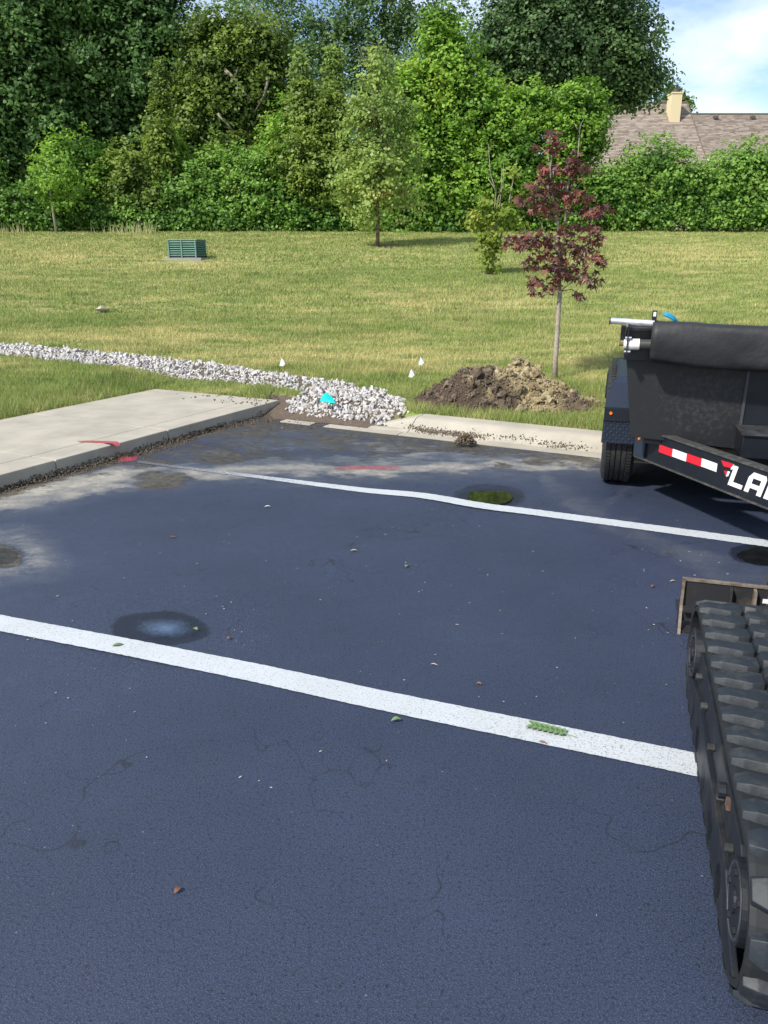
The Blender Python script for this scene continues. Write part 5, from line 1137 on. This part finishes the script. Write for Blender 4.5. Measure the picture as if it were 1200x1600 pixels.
def build_lugs(e, P, NL, x_off=0):
    metas = []
    for side in (0, 1):
        for i in range(NL):
            s0 = (i+(.5 if side else 0))*P; m = MB(); ring = []
            out = [(.0, -.22, .20), (.03, -.27, .30), (.08, -.20, .36), (.105, -.36, .42), (.14, -.32, .34), (.15, -.12, .16)]
            for (x, a_, c__) in out:
                X_ = x if side == 0 else TW-x; h_ = .034 if 0 < x < .15 else .024
                for (ds, of) in ((a_*P-.005, .009), (a_*P+.003, h_), (c__*P-.003, h_), (c__*P+.005, .009)):
                    y, z, an = trackpos(s0+ds, of); ring.append((X_, y, z))
            n = len(out); fs = [(j*4+k, j*4+k+1, (j+1)*4+k+1, (j+1)*4+k) for j in range(n-1) for k in range(3)]+[(0, 1, 2, 3), tuple((n-1)*4+k for k in (3, 2, 1, 0))]
            m.add(ring, fs); o = m.build('lug', M_RUB, e, bevel=.0025, smooth=True)
for x0 in (0, 1.0):
    e, P, NL, out = make_track(x0); 
    if x0 == 0:
        build_lugs(e, P, NL)
        # oval steel slots between lugs
        for i in range(NL):
            y, z, an = trackpos(i*P+.5*P, .0108)
            if abs(an-math.pi) < .5 and z > .3:
                br = .28 < y < .62
                if br:
                    m = MB(); q = []
                    for k in range(10):
                        a_ = 2*math.pi*k/10; q.append((.060+.030*math.cos(a_), y+.004*math.sin(a_)-.09*(.03*math.cos(a_)), z+.0005))
                    m.add(q, [tuple(range(10))]).build('link_bar', M_SHINY, e)
                for xx in (.105,):
                    MB().tube([(xx, y+.0, z), (xx, y, z+.008)], .009, 8).build('link_pin', M_GREYM, e)
        # slot shadows: recessed dark bars between lugs
    # rollers and frame
    fr_ = MB(); fy = [(-.02, .10), (-.02, .22), (.10, .28), (1.1, .27), (1.26, .22), (1.26, .10), (1.1, .045), (.05, .045)]
    fr_.prism([(.015, y, z) for y, z in fy], (.03, 0, 0)); fr_.build('track_frame', M_TFRAME, e, bevel=.004)
    MB().prism([(.0, -.10, .075), (.0, -.05, .042), (.0, .04, .036), (.0, 1.18, .036), (.0, 1.30, .06), (.0, 1.34, .10), (.0, 1.16, .135), (.0, .98, .165), (.0, .14, .165), (.0, .02, .10)], (.016, 0, 0)).build('guard_plate', M_TFRAME, e, bevel=.003)
    for y, z, r_ in ((0, RT, .098), (LT, RT, .10)):
        MB().tube([(.0, y, z), (.06, y, z)], r_, 28).build('idler', M_TFRAME, e)
        rg = []
        for k in range(33): a_ = 2*math.pi*k/32; rg.append((.002, y+math.cos(a_)*r_*.86, z+math.sin(a_)*r_*.86))
        MB().tube(rg, .005, 6, caps=False).build('idler_ring', M_GREYM, e, smooth=True)
        MB().tube([(-.006, y, z), (.0, y, z)], .03, 14).build('idler_cap', M_TFRAME, e)
        for k in range(5): a_ = k*1.2566; MB().tube([(-.006, y+math.cos(a_)*.065, z+math.sin(a_)*.065), (.0, y+math.cos(a_)*.065, z+math.sin(a_)*.065)], .009, 8).build('bolt', M_TFRAME, e)
    for i, y in enumerate((.20, .42, .64, .86, 1.06)):
        MB().tube([(.0, y, .075), (.04, y, .075)], .045, 16).build('roller', M_TFRAME, e)
    for y in (.16, .36, .60, .84, 1.04): MB().tube([(-.006, y, .215), (.014, y, .215)], .012, 8).build('bolt', M_GREYM, e)
    MB().box(.004, .0145, .26, .285, .25, .275).build('rust_bracket', M_RUST, e); MB().tube([(-.004, .36, .24), (.014, .36, .24)], .022, 12).build('top_roller', M_TFRAME, e)
# dark slots between lugs on the outer half
# body, out of frame to the right
MB().box(.34, .96, .05, 1.2, .22, .95).build('body', mat('machine_grey_paint', (.08, .08, .085), .5), tm, bevel=.03)
MB().box(.40, .90, -.12, .5, .5, 1.25).build('control_tower', MATS['machine_grey_paint'], tm, bevel=.03)
for x in (.36, .90): MB().tube([(x, .2, 1.0), (x, 1.35, .8), (x, 1.85, .3)], [.04, .04, .035], 8).build('lift_arm', MATS['machine_grey_paint'], tm)
# bucket
bk = bpy.data.objects.new('bucket', None); S.collection.objects.link(bk); bk.parent = tm; bk.location = (0, 0, 0)
BY = 1.90; BH = .245; BW = 1.28
MB().box(.012, BW-.012, BY, BY+.01, .10, BH-.008).build('back_plate', M_BUCKET, bk)
MB().box(.012, BW-.012, BY-.06, BY+.0, .105, .117).build('shelf', M_BUCKET, bk); MB().box(.012, BW-.012, BY-.02, BY+.01, .045, .10).build('lower_plate', M_BUCKET, bk)
MB().box(0, BW, BY-.006, BY+.016, BH-.008, BH+.002).build('top_edge', M_EDGE, bk)
for x in (0, BW-.011):
    MB().prism([(x, BY-.012, BH), (x, BY-.02, .12), (x, BY-.075, .0), (x, BY+.04, .0), (x, BY+.03, .03), (x, BY+.012, BH)], (.011, 0, 0)).build('side_plate', M_BUCKET, bk)
    MB().prism([(x-.001, BY-.014, BH), (x-.001, BY-.022, .12), (x-.001, BY-.077, .0), (x-.001, BY-.069, .0), (x-.001, BY-.014, .12), (x-.001, BY-.006, BH)], (.013, 0, 0)).build('side_edge', M_EDGE, bk)
MB().box(.012, BW-.012, BY-.06, BY+.30, .002, .012).build('floor_plate', M_BUCKET, bk)
for x in (.20, .30): MB().prism([(x, BY-.001, BH-.012), (x, BY-.035, BH-.02), (x, BY-.05, .118), (x, BY-.001, .118)], (.012, 0, 0)).build('rib', M_EDGE if x > .25 else M_BUCKET, bk)
hk = [(.37, BY-.03+.04*math.cos(a_), .15+.05*math.sin(a_)) for a_ in (-.3, .4, 1.0, 1.6, 2.2, 2.9, 3.5)]
MB().tube(hk, .012, 8).build('hook', M_EDGE, bk, smooth=True); MB().box(.335, .375, BY-.045, BY-.043, .185, .205).build('decal', M_WHITET, bk)

print('LEAVES', NLEAF, 'PLACED', len(placed), 'maple', len(pos))
